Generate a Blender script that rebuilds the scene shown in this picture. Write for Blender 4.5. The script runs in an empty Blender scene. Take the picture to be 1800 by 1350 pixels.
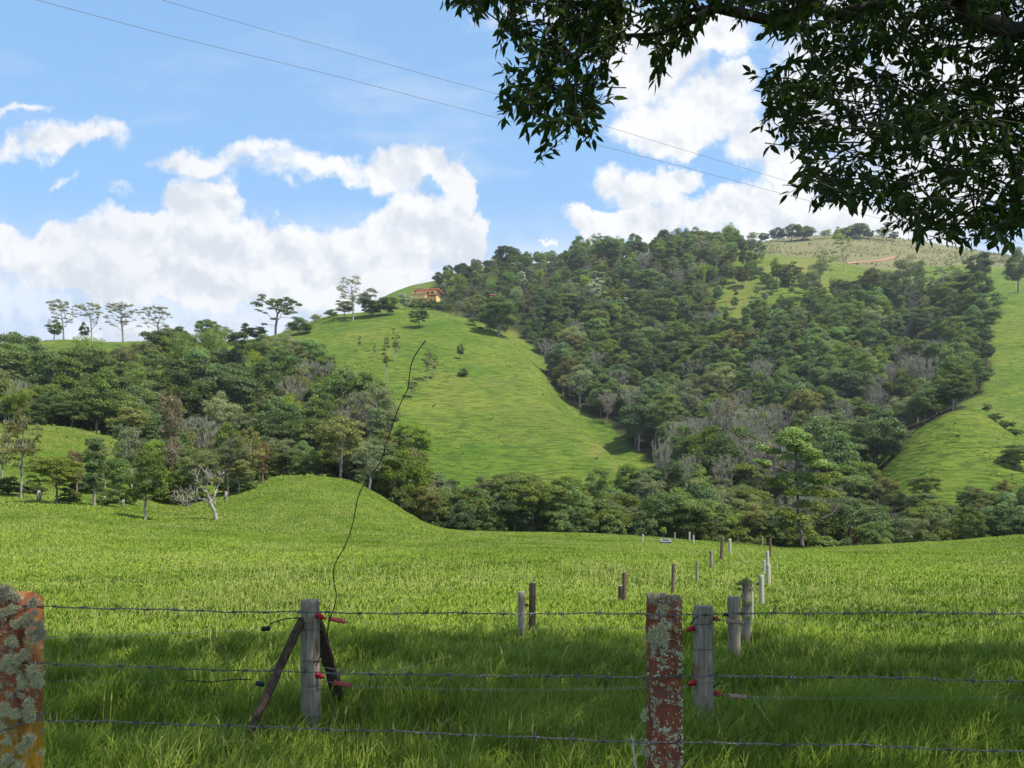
import bpy, math, random
import numpy as np
from mathutils import Vector, Matrix

# ------------------------------------------------------------------ camera, sky, sun, exposure
scene = bpy.context.scene
HC = 1.83            # eye height above the meadow
F = 1400.0           # focal length in units of 1/1800 picture width
HZ = 914.0           # horizon row
cam_d = bpy.data.cameras.new("camera"); cam = bpy.data.objects.new("camera", cam_d)
scene.collection.objects.link(cam); scene.camera = cam
cam.location = (0, 0, HC); cam.rotation_euler = (math.radians(90), 0, 0)
cam_d.sensor_width = 36; cam_d.lens = 28; cam_d.shift_y = (HZ - 675) / 1800.0
cam_d.clip_start = 0.05; cam_d.clip_end = 20000

SUN_DIR = Vector((0.46, -0.28, 0.85)).normalized()      # towards the sun
sun_d = bpy.data.lights.new("sun", 'SUN'); sun = bpy.data.objects.new("sun", sun_d)
scene.collection.objects.link(sun)
sun_d.energy = 4.3; sun_d.angle = math.radians(0.6); sun_d.color = (1.0, 0.95, 0.86)
sun.rotation_euler = SUN_DIR.to_track_quat('Z', 'Y').to_euler()

scene.view_settings.view_transform = 'Standard'; scene.view_settings.look = 'None'
scene.view_settings.gamma = 1.0; scene.view_settings.exposure = 0.8
scene.cycles.max_bounces = 6; scene.cycles.transparent_max_bounces = 8
scene.cycles.caustics_reflective = False; scene.cycles.caustics_refractive = False

class NT:
    """small helper to write node trees"""
    def __init__(s, tree): s.t = tree; s.n = tree.nodes; s.l = tree.links; s.n.clear()
    def put(s, sock, v):
        if isinstance(v, bpy.types.NodeSocket): s.l.new(v, sock)
        elif v is not None: sock.default_value = v
    def node(s, typ, ins=None, **kw):
        nd = s.n.new(typ)
        for k, v in kw.items(): setattr(nd, k, v)
        for k, v in (ins or {}).items(): s.put(nd.inputs[k], v)
        return nd
    def m(s, op, a, b=None, c=None, clamp=False):
        nd = s.n.new('ShaderNodeMath'); nd.operation = op; nd.use_clamp = clamp
        s.put(nd.inputs[0], a); s.put(nd.inputs[1], b); s.put(nd.inputs[2], c); return nd.outputs[0]
    def vm(s, op, a, b=None, c=None):
        nd = s.n.new('ShaderNodeVectorMath'); nd.operation = op
        s.put(nd.inputs[0], a); s.put(nd.inputs[1], b)
        if c is not None: s.put(nd.inputs[2], c)
        return nd.outputs['Value'] if op in ('LENGTH', 'DOT_PRODUCT') else nd.outputs[0]
    def mr(s, v, a, b, c=0.0, d=1.0, smooth=True):
        nd = s.n.new('ShaderNodeMapRange'); nd.interpolation_type = 'SMOOTHSTEP' if smooth else 'LINEAR'
        s.put(nd.inputs[0], v)
        for i, q in enumerate((a, b, c, d)): s.put(nd.inputs[i + 1], q)
        return nd.outputs[0]
    def mix(s, f, a, b, typ='MIX'):
        nd = s.n.new('ShaderNodeMix'); nd.data_type = 'RGBA'; nd.blend_type = typ
        s.put(nd.inputs[0], f)
        for i, q in ((6, a), (7, b)): s.put(nd.inputs[i], (*q, 1) if isinstance(q, tuple) and len(q) == 3 else q)
        return nd.outputs[2]
    def noise(s, vec, scale, detail=3.0, rough=0.5, dist=0.0, out=0, dim='3D'):
        nd = s.n.new('ShaderNodeTexNoise'); nd.noise_dimensions = dim; s.put(nd.inputs['Vector'], vec)
        nd.inputs['Scale'].default_value = scale; nd.inputs['Detail'].default_value = detail
        nd.inputs['Roughness'].default_value = rough; nd.inputs['Distortion'].default_value = dist
        return nd.outputs[out]

world = bpy.data.worlds.new("World"); scene.world = world; world.use_nodes = True
world.cycles.sampling_method = 'MANUAL'; world.cycles.sample_map_resolution = 512
W = NT(world.node_tree)
sky = W.node('ShaderNodeTexSky', sky_type='NISHITA')
sky.sun_disc = False; sky.sun_elevation = math.asin(SUN_DIR.z); sky.sun_rotation = math.atan2(SUN_DIR.x, SUN_DIR.y)
sky.altitude = 1600; sky.air_density = 1.0; sky.dust_density = 0.6; sky.ozone_density = 1.5
tc = W.node('ShaderNodeTexCoord'); dirv = tc.outputs['Generated']
sp = W.node('ShaderNodeSeparateXYZ', {0: dirv})
yy = W.m('MAXIMUM', sp.outputs[1], 0.08)
U = W.m('DIVIDE', sp.outputs[0], yy); V = W.m('DIVIDE', sp.outputs[2], yy)
P0 = W.node('ShaderNodeCombineXYZ', {0: U, 1: V}).outputs[0]
wn = W.noise(P0, 6.5, 7, 0.66, out=1, dim='2D')
wv = W.vm('SCALE', W.vm('SUBTRACT', wn, (0.5, 0.5, 0.5))); wv.node.inputs['Scale'].default_value = 0.10
P = W.vm('ADD', P0, wv)
ELL = [  # x, y, rx, ry, weight
 (330, 470, 480, 92, 1.15), (352, 368, 78, 62, 1.1), (130, 425, 150, 48, 1.0), (250, 395, 90, 40, .9), (560, 470, 300, 95, 1.15),
 (735, 410, 105, 85, 1.1), (822, 330, 38, 62, 1.1), (690, 315, 75, 50, .95), (560, 305, 150, 30, .55), (330, 283, 125, 26, .5),
 (120, 250, 120, 32, .6), (25, 190, 55, 12, .4), (15, 250, 50, 24, .45), (835, 420, 46, 70, 1.1), (0, 415, 70, 50, 1.0),
 (820, 460, 60, 50, 1.1), (215, 340, 65, 16, .28), (100, 325, 34, 14, .3), (780, 300, 50, 30, .9),
 (470, 280, 110, 14, .25),
 (1140, 110, 110, 120, .85), (1230, 190, 110, 85, 1.0), (1150, 215, 110, 55, .8), (1180, 255, 75, 35, .8), (1290, 130, 42, 34, .9),
 (1110, 340, 90, 55, .95), (1190, 310, 42, 25, 1.0), (1022, 398, 60, 42, 1.1), (1100, 400, 150, 45, 1.0), (1300, 380, 200, 60, 1.0),
 (1400, 300, 100, 70, .8), (1500, 400, 300, 70, 1.0), (1650, 300, 230, 130, .95), (1700, 120, 220, 170, .9), (1060, 320, 40, 50, .8),
 (1460, 180, 110, 120, .75), (1060, 25, 170, 30, .35), (1000, 470, 60, 30, .8), (950, 440, 30, 12, .5), (1600, 10, 250, 90, .7),
 (1240, 50, 95, 50, .8), (1330, 255, 80, 60, .8), (700, 395, 100, 40, .9), (-300, 380, 260, 110, 1.1), (2200, 300, 350, 160, 1.0), (-200, 120, 120, 40, .7)]
den = None
for (x, y, rx, ry, w) in ELL:
    d = W.vm('MULTIPLY_ADD', P, (F / rx, F / ry, 0.0), (-(x - 900) / rx, -(HZ - y) / ry, 0.0))
    d = W.m('MULTIPLY_ADD', W.vm('LENGTH', d), -w, w)
    den = d if den is None else W.m('SMOOTH_MAX', den, d, 0.12)
def billow(vec):
    v = W.node('ShaderNodeTexVoronoi', {'Vector': vec, 'Scale': 13.0, 'Detail': 3.5, 'Roughness': 0.55, 'Lacunarity': 2.1, 'Smoothness': 0.35}, voronoi_dimensions='2D', feature='SMOOTH_F1', normalize=True)
    return W.m('SUBTRACT', 1.0, W.m('MULTIPLY', v.outputs[0], 1.9))
def puffs(vec):
    return W.m('ADD', W.m('MULTIPLY', W.noise(vec, 7.0, 9, 0.62, dim='2D'), 0.62), W.m('MULTIPLY', billow(vec), 0.38))
wv2 = W.vm('SCALE', wv); wv2.node.inputs['Scale'].default_value = 0.35
PB = W.vm('ADD', P0, wv2)
n1 = puffs(PB)
n1b = puffs(W.vm('ADD', PB, (0.008, 0.020, 0.0)))
cl = W.m('ADD', den, W.m('MULTIPLY_ADD', n1, 1.25, -0.66))
mask_front = W.mr(cl, W.mr(V, .35, .6, -.03, -.16), 0.32)
veil_n = W.noise(W.vm('MULTIPLY', P0, (1.0, 3.2, 1.0)), 3.0, 5, 0.6, dim='2D')
veil = W.m('MULTIPLY', W.mr(V, 0.42, 0.26), W.mr(veil_n, 0.36, 0.56, 0.70, 0.97))
thin = W.m('MULTIPLY', W.mr(veil_n, 0.5, 0.75, 0.0, 0.35), W.mr(V, 0.75, 0.4))
mask_front = W.m('MAXIMUM', mask_front, W.m('MAXIMUM', veil, thin))
# clouds in all the other directions
nb = W.noise(dirv, 2.6, 7, 0.58); mask_all = W.mr(nb, 0.50, 0.60)
front = W.m('MULTIPLY', W.mr(sp.outputs[1], 0.25, 0.42), 1.0)
mask = W.m('ADD', W.m('MULTIPLY', mask_front, front), W.m('MULTIPLY', mask_all, W.m('SUBTRACT', 1.0, front)))
relief = W.m('MULTIPLY', W.m('SUBTRACT', n1, n1b), 5.5)
bright = W.m('ADD', W.m('ADD', relief, W.m('MULTIPLY', W.mr(cl, 0.15, 1.0), -0.30)), 0.86, clamp=True)
bright = W.m('ADD', bright, W.m('MULTIPLY', W.mr(W.noise(P0, 3.2, 3, .5, dim='2D'), .4, .7), -0.28), clamp=True)
ccol = W.mix(bright, (4.25, 4.55, 5.0), (5.85, 5.85, 5.9))
blue = W.mix(1.0, sky.outputs[0], (1.05, 1.45, 1.65), 'MULTIPLY')
blue = W.mix(W.mr(V, 0.75, 0.25, 0.50, 0.72), blue, (2.05, 3.65, 5.6))
skyc = W.mix(mask, blue, ccol)
bg = W.node('ShaderNodeBackground', {'Color': skyc, 'Strength': 0.1})
W.node('ShaderNodeOutputWorld', {'Surface': bg.outputs[0]})

# ------------------------------------------------------------------ small numpy noise
def _hash(ix, iy, seed):
    n = (ix * 374761393 + iy * 668265263 + seed * 974634777) & 0xFFFFFFFF
    n = ((n ^ (n >> 13)) * 1274126177) & 0xFFFFFFFF
    return ((n ^ (n >> 16)) & 0xFFFF) / 65535.0
def vnoise(x, y, seed=0):
    ix = np.floor(x).astype(np.int64); iy = np.floor(y).astype(np.int64)
    fx = x - ix; fy = y - iy; fx = fx * fx * (3 - 2 * fx); fy = fy * fy * (3 - 2 * fy)
    a = _hash(ix, iy, seed); b = _hash(ix + 1, iy, seed); c = _hash(ix, iy + 1, seed); d = _hash(ix + 1, iy + 1, seed)
    return (a + (b - a) * fx) * (1 - fy) + (c + (d - c) * fx) * fy
def fbm(x, y, oct=4, seed=0):
    s = 0; a = 0.5
    for i in range(oct): s = s + a * (vnoise(x, y, seed + i) - 0.5) * 2; x = x * 2.03 + 5.1; y = y * 2.03 + 1.7; a *= 0.5
    return s

# ------------------------------------------------------------------ lie of the land: for each bearing, height against distance
COL = {
 -700: [(30,1000),(50,880),(80,800),(120,700),(160,760),(220,680),(300,620),(370,600),(450,640),(600,760),(900,900)],
 0:   [(30,998),(45,925),(58,893),(72,862),(90,790),(108,745),(122,750),(145,790),(175,765),(220,705),(280,655),(330,615),(360,607),(420,640),(520,720),(700,820),(900,880)],
 100: [(30,999),(45,932),(60,893),(75,868),(92,800),(110,748),(124,752),(147,795),(178,760),(220,705),(280,650),(330,608),(360,599),(420,640),(520,720),(700,820),(900,880)],
 200: [(30,1000),(48,940),(62,905),(78,880),(95,815),(112,768),(126,775),(150,810),(180,765),(225,705),(285,645),(330,607),(360,598),(420,640),(520,720),(700,820),(900,880)],
 300: [(30,1000),(48,945),(64,918),(80,900),(98,855),(112,830),(126,840),(152,850),(185,780),(230,705),(285,640),(330,608),(360,600),(420,640),(520,720),(700,820),(900,880)],
 400: [(30,1000),(48,950),(64,925),(78,895),(90,868),(102,855),(116,872),(140,900),(170,830),(215,735),(280,650),(335,608),(365,598),(420,630),(520,700),(700,800),(900,880)],
 500: [(30,1001),(48,955),(62,934),(74,898),(86,862),(98,838),(112,855),(135,900),(165,850),(215,745),(280,650),(330,605),(365,585),(410,583),(480,600),(600,660),(900,780)],
 600: [(30,1001),(48,957),(62,936),(74,900),(86,864),(98,842),(112,862),(135,920),(165,860),(205,770),(250,690),(300,625),(350,580),(400,552),(440,556),(520,580),(700,640),(900,700)],
 680: [(30,1001),(48,958),(62,940),(74,915),(86,890),(96,877),(110,905),(130,945),(160,880),(200,785),(245,700),(300,622),(350,577),(400,550),(440,548),(500,530),(580,517),(660,530),(900,620)],
 780: [(30,1001),(48,961),(62,947),(74,938),(84,931),(92,928),(110,985),(132,965),(160,905),(195,810),(240,718),(300,628),(350,578),(385,553),(430,553),(470,538),(540,512),(610,487),(680,500),(900,580)],
 900: [(30,1000),(48,962),(62,950),(76,942),(88,936),(96,934),(112,985),(134,965),(158,915),(190,830),(230,745),(275,672),(320,625),(355,594),(385,592),(420,600),(470,548),(540,500),(620,463),(700,470),(900,560)],
 950: [(30,1000),(48,962),(62,950),(76,943),(88,938),(96,936),(112,985),(134,965),(158,908),(190,832),(225,755),(260,700),(290,655),(310,642),(340,668),(390,640),(460,560),(540,503),(630,462),(700,465),(900,560)],
 1000:[(30,1000),(48,962),(62,950),(76,944),(88,939),(96,937),(112,985),(134,965),(156,900),(185,835),(215,775),(240,735),(255,728),(275,765),(320,730),(390,640),(460,570),(540,503),(630,460),(700,458),(900,550)],
 1060:[(30,1000),(48,962),(62,951),(76,946),(88,942),(96,941),(112,985),(134,965),(154,895),(178,845),(205,797),(222,782),(240,800),(275,810),(330,730),(400,640),(470,570),(550,500),(640,455),(720,460),(900,550)],
 1110:[(30,1000),(48,963),(62,952),(76,948),(88,945),(96,945),(112,985),(134,968),(152,900),(170,855),(188,825),(200,815),(220,845),(260,830),(330,730),(400,640),(470,570),(550,498),(640,450),(720,458),(900,540)],
 1160:[(30,1000),(48,963),(62,953),(76,950),(88,948),(96,950),(112,985),(134,970),(150,900),(162,865),(174,850),(188,865),(215,880),(260,830),(330,735),(400,640),(470,565),(550,492),(640,445),(720,455),(900,540)],
 1230:[(30,999),(48,964),(62,955),(76,953),(86,952),(96,958),(112,990),(134,975),(160,935),(200,880),(260,800),(330,715),(400,625),(470,550),(550,480),(640,440),(720,445),(900,520)],
 1300:[(30,999),(48,966),(62,959),(74,957),(84,957),(94,966),(112,995),(134,980),(160,935),(200,870),(260,785),(330,695),(400,610),(460,545),(520,490),(580,448),(640,438),(720,440),(800,428),(880,440),(1000,500)],
 1400:[(30,999),(48,972),(60,968),(72,966),(82,966),(92,975),(112,1000),(134,985),(160,935),(200,865),(260,775),(330,685),(400,600),(450,548),(500,505),(560,472),(620,458),(700,452),(790,430),(860,416),(940,430),(1100,520)],
 1500:[(30,999),(48,973),(60,966),(72,963),(82,962),(92,972),(112,1000),(134,985),(160,935),(200,865),(260,775),(330,680),(400,590),(450,545),(500,510),(560,480),(620,462),(700,450),(790,425),(860,411),(940,425),(1100,520)],
 1560:[(30,999),(48,970),(60,963),(72,959),(82,958),(92,968),(112,998),(134,975),(160,905),(185,835),(205,800),(225,800),(270,770),(330,690),(400,600),(450,550),(500,515),(560,485),(620,465),(700,452),(790,428),(860,416),(940,430),(1100,520)],
 1620:[(30,999),(48,968),(60,960),(72,955),(82,954),(92,964),(112,995),(134,965),(158,880),(180,800),(200,750),(215,742),(240,765),(290,735),(340,670),(400,595),(450,550),(500,518),(560,492),(620,472),(700,458),(790,436),(860,425),(940,440),(1100,520)],
 1690:[(30,999),(48,966),(60,957),(72,951),(82,949),(92,958),(112,985),(134,955),(156,870),(178,785),(200,722),(215,708),(235,722),(280,705),(330,640),(380,575),(430,525),(480,512),(540,505),(600,480),(700,462),(790,448),(870,436),(950,450),(1100,520)],
 1750:[(30,999),(48,965),(60,953),(72,946),(82,943),(92,950),(112,975),(134,945),(154,870),(175,800),(196,742),(212,728),(230,735),(270,700),(320,635),(370,575),(410,532),(440,516),(500,514),(560,495),(620,478),(700,466),(790,456),(870,446),(950,455),(1100,520)],
 1800:[(30,998),(48,962),(60,950),(72,942),(82,939),(92,946),(112,970),(134,945),(154,875),(175,815),(196,775),(212,768),(235,750),(270,700),(320,635),(370,578),(410,535),(440,518),(500,513),(560,495),(620,480),(700,470),(790,462),(870,452),(950,460),(1100,520)],
 2500:[(30,998),(48,955),(60,940),(72,930),(82,925),(92,930),(112,950),(134,930),(154,880),(175,830),(196,800),(212,790),(235,770),(270,710),(320,640),(370,580),(410,540),(440,520),(500,510),(560,495),(620,480),(700,470),(790,460),(870,452),(950,460),(1100,520)],
}
LD = np.linspace(math.log(4), math.log(1800), 620)
GX = np.arange(-1500, 3301, 10.0)
def pchip(xs, ys, xq):
    xs = np.array(xs, float); ys = np.array(ys, float); h = np.diff(xs); dl = np.diff(ys) / h
    m = np.zeros(len(xs)); m[0] = dl[0]; m[-1] = dl[-1]
    for i in range(1, len(xs) - 1):
        if dl[i - 1] * dl[i] > 0:
            w1 = 2 * h[i] + h[i - 1]; w2 = h[i] + 2 * h[i - 1]; m[i] = (w1 + w2) / (w1 / dl[i - 1] + w2 / dl[i])
    k = np.clip(np.searchsorted(xs, xq) - 1, 0, len(xs) - 2); t = (xq - xs[k]) / h[k]
    return (ys[k] * (2 * t**3 - 3 * t**2 + 1) + h[k] * m[k] * (t**3 - 2 * t**2 + t) + ys[k + 1] * (-2 * t**3 + 3 * t**2) + h[k] * m[k + 1] * (t**3 - t**2))
cx = sorted(COL); prof = []
for c in cx:
    pts = [(d, HZ + HC * F / d) for d in (4, 7, 12, 20)] + COL[c] + [(1500, 905), (1800, 912)]
    prof.append(pchip([math.log(p[0]) for p in pts], [p[1] for p in pts], LD))
prof = np.array(prof)
G = np.zeros((len(GX), len(LD))); gq = np.clip(GX, cx[0], cx[-1])
for j in range(len(LD)): G[:, j] = pchip(cx, prof[:, j], gq)
def smooth(A, ax, s):
    r = int(s * 3); k = np.exp(-0.5 * (np.arange(-r, r + 1) / s) ** 2); k /= k.sum()
    A = np.moveaxis(A, ax, 0); pad = np.concatenate([A[:1].repeat(r, 0), A, A[-1:].repeat(r, 0)])
    o = sum(k[i] * pad[i:i + len(A)] for i in range(2 * r + 1)); return np.moveaxis(o, 0, ax)
G = smooth(smooth(G, 0, 1.6), 1, 2.2)
def ypix(x, D):
    fx = np.clip((x - GX[0]) / 10.0, 0, len(GX) - 1.001); fd = np.clip((np.log(np.maximum(D, 4.0)) - LD[0]) / (LD[1] - LD[0]), 0, len(LD) - 1.001)
    i = fx.astype(int); j = fd.astype(int); a = fx - i; b = fd - j
    return (G[i, j] * (1 - b) + G[i, j + 1] * b) * (1 - a) + (G[i + 1, j] * (1 - b) + G[i + 1, j + 1] * b) * a
def ground(X, Y):
    X = np.atleast_1d(np.asarray(X, float)); Y = np.atleast_1d(np.asarray(Y, float))
    D = np.maximum(Y, 6.0); x = 900 + F * X / D
    z = HC - D * (ypix(x, np.minimum(D, 1800)) - HZ) / F
    far = np.clip((D - 40) / 160, 0, 1)
    z = z + 0.07 * fbm(X / 2.3, Y / 2.3, 3, 3) * np.clip(D / 12, 0, 1) * (1 - far) + far * 1.3 * fbm(X / 26, Y / 26, 3, 11)
    led = far * np.clip((500 - D) / 200, 0, 1)                      # cattle ledges along the slopes
    ph = z / 1.25 + 0.9 * fbm(X / 14, Y / 14, 3, 21)
    z = z + led * 0.30 * (np.abs((ph % 1.0) - 0.5) * 2 - 0.5) * np.clip(0.6 + fbm(X / 30, Y / 30, 2, 31), 0.2, 1)
    z = z + np.clip(D - 1800, 0, None) * 0.0
    return z
def g1(X, Y): return float(ground(X, Y)[0])
def hit(x, y, dmin=5.0, dmax=1200.0):
    """distance at which the sight line through picture point (x, y) meets the ground"""
    Ds = np.exp(np.linspace(math.log(dmin), math.log(dmax), 1500)); u = (x - 900) / F
    zr = HC + Ds * (HZ - y) / F; zg = ground(u * Ds, Ds); k = np.nonzero(zg >= zr)[0]
    return float(Ds[k[0]]) if len(k) else None
def at(x, y, D): return Vector(((x - 900) / F * D, D, HC + (HZ - y) / F * D))
def inpoly(x, y, poly):
    c = np.zeros(np.shape(x), bool); n = len(poly)
    for i in range(n):
        x1, y1 = poly[i]; x2, y2 = poly[(i + 1) % n]
        if y1 == y2: continue
        c ^= ((y1 > y) != (y2 > y)) & (x < (x2 - x1) * (y - y1) / (y2 - y1) + x1)
    return c

# ------------------------------------------------------------------ which ground carries wood (bearing and height angle of the ground, distance band)
WOODS = {
 'left':   (132, 345, [(-1500,665),(-300,665),(0,678),(120,674),(200,670),(300,655),(440,642),(500,640),(545,655),(565,692),(620,728),(680,770),(712,815),(740,880),(760,1000),(-1500,1000)]),
 'creek':  (102, 178, [(560,830),(700,872),(800,903),(1000,900),(1180,885),(1225,852),(1300,850),(1500,850),(1560,862),(1600,893),(2600,885),(2600,1100),(560,1100)]),
 'backknoll': (104, 160, [(330,830),(420,845),(560,845),(700,900),(760,1000),(330,1000)]),
 'gully':  (178, 560, [(952,620),(965,668),(1030,722),(1100,772),(1155,808),(1212,842),(1250,1000),(1500,1000),(1545,870),(1550,812),(1590,766),(1640,735),(1690,715),(1722,690),(1735,650),(1728,560),(1700,530),(1640,520),(1560,515),(1480,528),(1400,548),(1335,562),(1285,592),(1262,570),(1215,530),(1150,520),(1050,520),(950,540)]),
 'upper':  (330, 720, [(770,545),(760,500),(790,490),(880,470),(960,455),(1060,430),(1200,425),(1300,425),(1290,452),(1262,492),(1235,520),(1262,575),(1000,640),(955,625),(940,600),(900,585),(850,575),(820,562)]),
}
def ragged(X, Y):
    X = np.asarray(X, float); Y = np.asarray(Y, float); k = np.clip(Y / 200, 0, 1); return 26 * k * fbm(X / 17, Y / 17, 3, 201), 20 * k * fbm(X / 15, Y / 15, 3, 211)
def wooded(X, Y):
    D = np.maximum(Y, 6.0); x = 900 + F * X / D; y = ypix(x, D); m = np.zeros(np.shape(x), bool); ex_, ey_ = ragged(X, Y)
    for k, (a, b, poly) in WOODS.items(): m |= (D > a) & (D < b) & inpoly(x + ex_, y + ey_, poly)
    return m

# ------------------------------------------------------------------ mesh and object helpers
def mesh_np(name, V, faces_flat, sizes, mats=(), matidx=None, smooth_=False, attrs=None):
    me = bpy.data.meshes.new(name); V = np.asarray(V, np.float32)
    me.vertices.add(len(V)); me.vertices.foreach_set('co', V.ravel())
    ff = np.asarray(faces_flat, np.int32).ravel(); sizes = np.asarray(sizes, np.int32)
    me.loops.add(len(ff)); me.loops.foreach_set('vertex_index', ff)
    me.polygons.add(len(sizes)); st = np.zeros(len(sizes), np.int32); st[1:] = np.cumsum(sizes)[:-1]
    me.polygons.foreach_set('loop_start', st)
    if matidx is not None: me.polygons.foreach_set('material_index', np.asarray(matidx, np.int32))
    me.polygons.foreach_set('use_smooth', np.full(len(sizes), smooth_, bool))
    for k, (typ, arr, dom) in (attrs or {}).items():
        a = me.attributes.new(k, typ, dom); a.data.foreach_set('value' if typ in ('FLOAT', 'INT') else ('color' if typ == 'FLOAT_COLOR' else 'vector'), np.asarray(arr).ravel())
    for m in mats: me.materials.append(m)
    me.update(calc_edges=True); return me
def link(o, parent=None, coll=None):
    (coll or scene.collection).objects.link(o)
    if parent is not None: o.parent = parent
    return o
def obj(name, me, parent=None, loc=None, coll=None):
    o = bpy.data.objects.new(name, me); link(o, parent, coll)
    if loc is not None: o.location = loc
    return o
def tag(o, label=None, cat=None, group=None, kind=None):
    if label: o['label'] = label
    if cat: o['category'] = cat
    if group: o['group'] = group
    if kind: o['kind'] = kind
    return o
def empty(name, loc, rz=0.0):
    o = bpy.data.objects.new(name, None); link(o); o.location = loc; o.rotation_euler.z = rz
    o.empty_display_size = 0.2; return o
class MB:
    """collects shapes for one mesh"""
    def __init__(s): s.V = []; s.Fc = []; s.n = 0
    def add(s, V, Fc): s.V += [tuple(v) for v in V]; s.Fc += [tuple(i + s.n for i in f) for f in Fc]; s.n = len(s.V)
    def tube(s, pts, rads, k=8, cap=True, wob=0.0, seed=0):
        pts = [Vector(p) for p in pts]; n = len(pts)
        if not hasattr(rads, '__len__'): rads = [rads] * n
        rnd = random.Random(seed); V = []; up = None
        for i, p in enumerate(pts):
            t = (pts[min(i + 1, n - 1)] - pts[max(i - 1, 0)]).normalized()
            if up is None: up = t.orthogonal().normalized()
            up = (up - t * up.dot(t)).normalized(); b = t.cross(up)
            for j in range(k):
                a = 2 * math.pi * j / k; r = rads[i] * (1 + wob * (rnd.random() - 0.5)); V.append(p + (up * math.cos(a) + b * math.sin(a)) * r)
        Fc = [(i * k + j, i * k + (j + 1) % k, (i + 1) * k + (j + 1) % k, (i + 1) * k + j) for i in range(n - 1) for j in range(k)]
        if cap: Fc += [tuple(range(k))[::-1], tuple((n - 1) * k + j for j in range(k))]
        s.add(V, Fc)
    def box(s, c, size, rot=None):
        sx, sy, sz = [q / 2 for q in size]; R = rot or Matrix.Identity(3)
        V = [Vector(c) + R @ Vector((x, y, z)) for x in (-sx, sx) for y in (-sy, sy) for z in (-sz, sz)]
        s.add(V, [(0, 1, 3, 2), (4, 6, 7, 5), (0, 4, 5, 1), (2, 3, 7, 6), (0, 2, 6, 4), (1, 5, 7, 3)])
    def mesh(s, name, mats, smooth_=False):
        me = bpy.data.meshes.new(name); me.from_pydata(s.V, [], s.Fc)
        for m in (mats if isinstance(mats, (list, tuple)) else [mats]): me.materials.append(m)
        if smooth_: me.polygons.foreach_set('use_smooth', [True] * len(me.polygons))
        me.update(); return me

# ------------------------------------------------------------------ materials
def mat(name):
    m = bpy.data.materials.new(name); m.use_nodes = True; return m, NT(m.node_tree)
def finish(T, col, rough=0.8, bump=None, bstr=0.3, bdist=0.02, spec=0.3, trans=0.0, tcol=None, metal=0.0):
    p = T.node('ShaderNodeBsdfPrincipled', {'Base Color': col if isinstance(col, bpy.types.NodeSocket) else (*col, 1), 'Roughness': rough, 'Metallic': metal})
    p.inputs['Specular IOR Level'].default_value = spec
    if bump is not None:
        b = T.node('ShaderNodeBump', {'Strength': bstr, 'Distance': bdist, 'Height': bump}); T.l.new(b.outputs[0], p.inputs['Normal'])
    out = p.outputs[0]
    if trans:
        t = T.node('ShaderNodeBsdfTranslucent', {'Color': tcol if tcol is not None else (col if isinstance(col, bpy.types.NodeSocket) else (*col, 1))})
        out = T.node('ShaderNodeMixShader', {0: trans, 1: out, 2: t.outputs[0]}).outputs[0]
    T.node('ShaderNodeOutputMaterial', {'Surface': out})
def foliage_mat(name, c1, c2, trans=0.3, rough=0.55):
    m, T = mat(name)
    tone = T.node('ShaderNodeAttribute', attribute_name='tone').outputs['Fac']
    rnd = T.node('ShaderNodeObjectInfo').outputs['Random']
    c = T.mix(tone, c1, c2)
    h = T.node('ShaderNodeHueSaturation', {'Hue': T.m('MULTIPLY_ADD', rnd, 0.05, 0.475), 'Saturation': T.mr(rnd, 0, 1, 1.12, 0.78, False), 'Value': T.m('MULTIPLY_ADD', T.m('FRACT', T.m('MULTIPLY', rnd, 7.31)), 0.7, 0.65), 'Color': c}).outputs[0]
    finish(T, h, rough, spec=0.25, trans=trans, tcol=T.mix(1.0, h, (1.3, 1.5, 0.6), 'MULTIPLY'))
    return m
def bark_mat(name, c1, c2, scale=6.0):
    m, T = mat(name); pos = T.node('ShaderNodeTexCoord').outputs['Object']
    n = T.noise(T.vm('MULTIPLY', pos, (1, 1, 0.35)), scale, 4, 0.65)
    finish(T, T.mix(T.mr(n, 0.35, 0.65), c1, c2), 0.9, n, 0.5, 0.03, 0.1); return m

def meadow_mat():
    m, T = mat('meadow')
    pos = T.node('ShaderNodeNewGeometry').outputs['Position']
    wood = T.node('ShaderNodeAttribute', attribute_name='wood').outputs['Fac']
    far = T.node('ShaderNodeAttribute', attribute_name='far').outputs['Fac']
    dry = T.node('ShaderNodeAttribute', attribute_name='dry').outputs['Fac']
    farm = T.node('ShaderNodeAttribute', attribute_name='farm').outputs['Fac']
    n0 = T.noise(pos, 0.045, 5, 0.6); n1 = T.noise(pos, 0.35, 5, 0.65); n2 = T.noise(pos, 3.5, 4, 0.7)
    streak = T.noise(T.vm('MULTIPLY', pos, (0.22, 0.22, 2.0)), 1.1, 6, 0.70, 0.3)
    near = T.mix(T.mr(n1, .35, .68), (.070, .125, .016), (.125, .180, .024))
    hill = T.mix(T.mr(n0, .35, .65), (.095, .160, .018), (.160, .200, .028))
    hill = T.mix(T.m('MULTIPLY', T.mr(streak, .44, .58), 0.80), hill, (.038, .075, .012))
    hill = T.mix(T.m('MULTIPLY', T.mr(n2, .5, .75), .35), hill, (.060, .100, .014))
    c = T.mix(far, near, hill)
    c = T.mix(T.m('MULTIPLY', dry, T.mr(n1, .3, .6)), c, (.21, .185, .050))
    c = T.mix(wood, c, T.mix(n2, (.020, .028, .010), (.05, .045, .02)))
    soil = T.mix(T.mr(n1, .4, .6), (.20, .165, .09), (.15, .16, .06))
    c = T.mix(farm, c, soil)
    finish(T, c, 0.95, T.m('ADD', streak, T.m('MULTIPLY', n2, .6)), 1.0, 0.6, 0.05)
    return m

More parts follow.
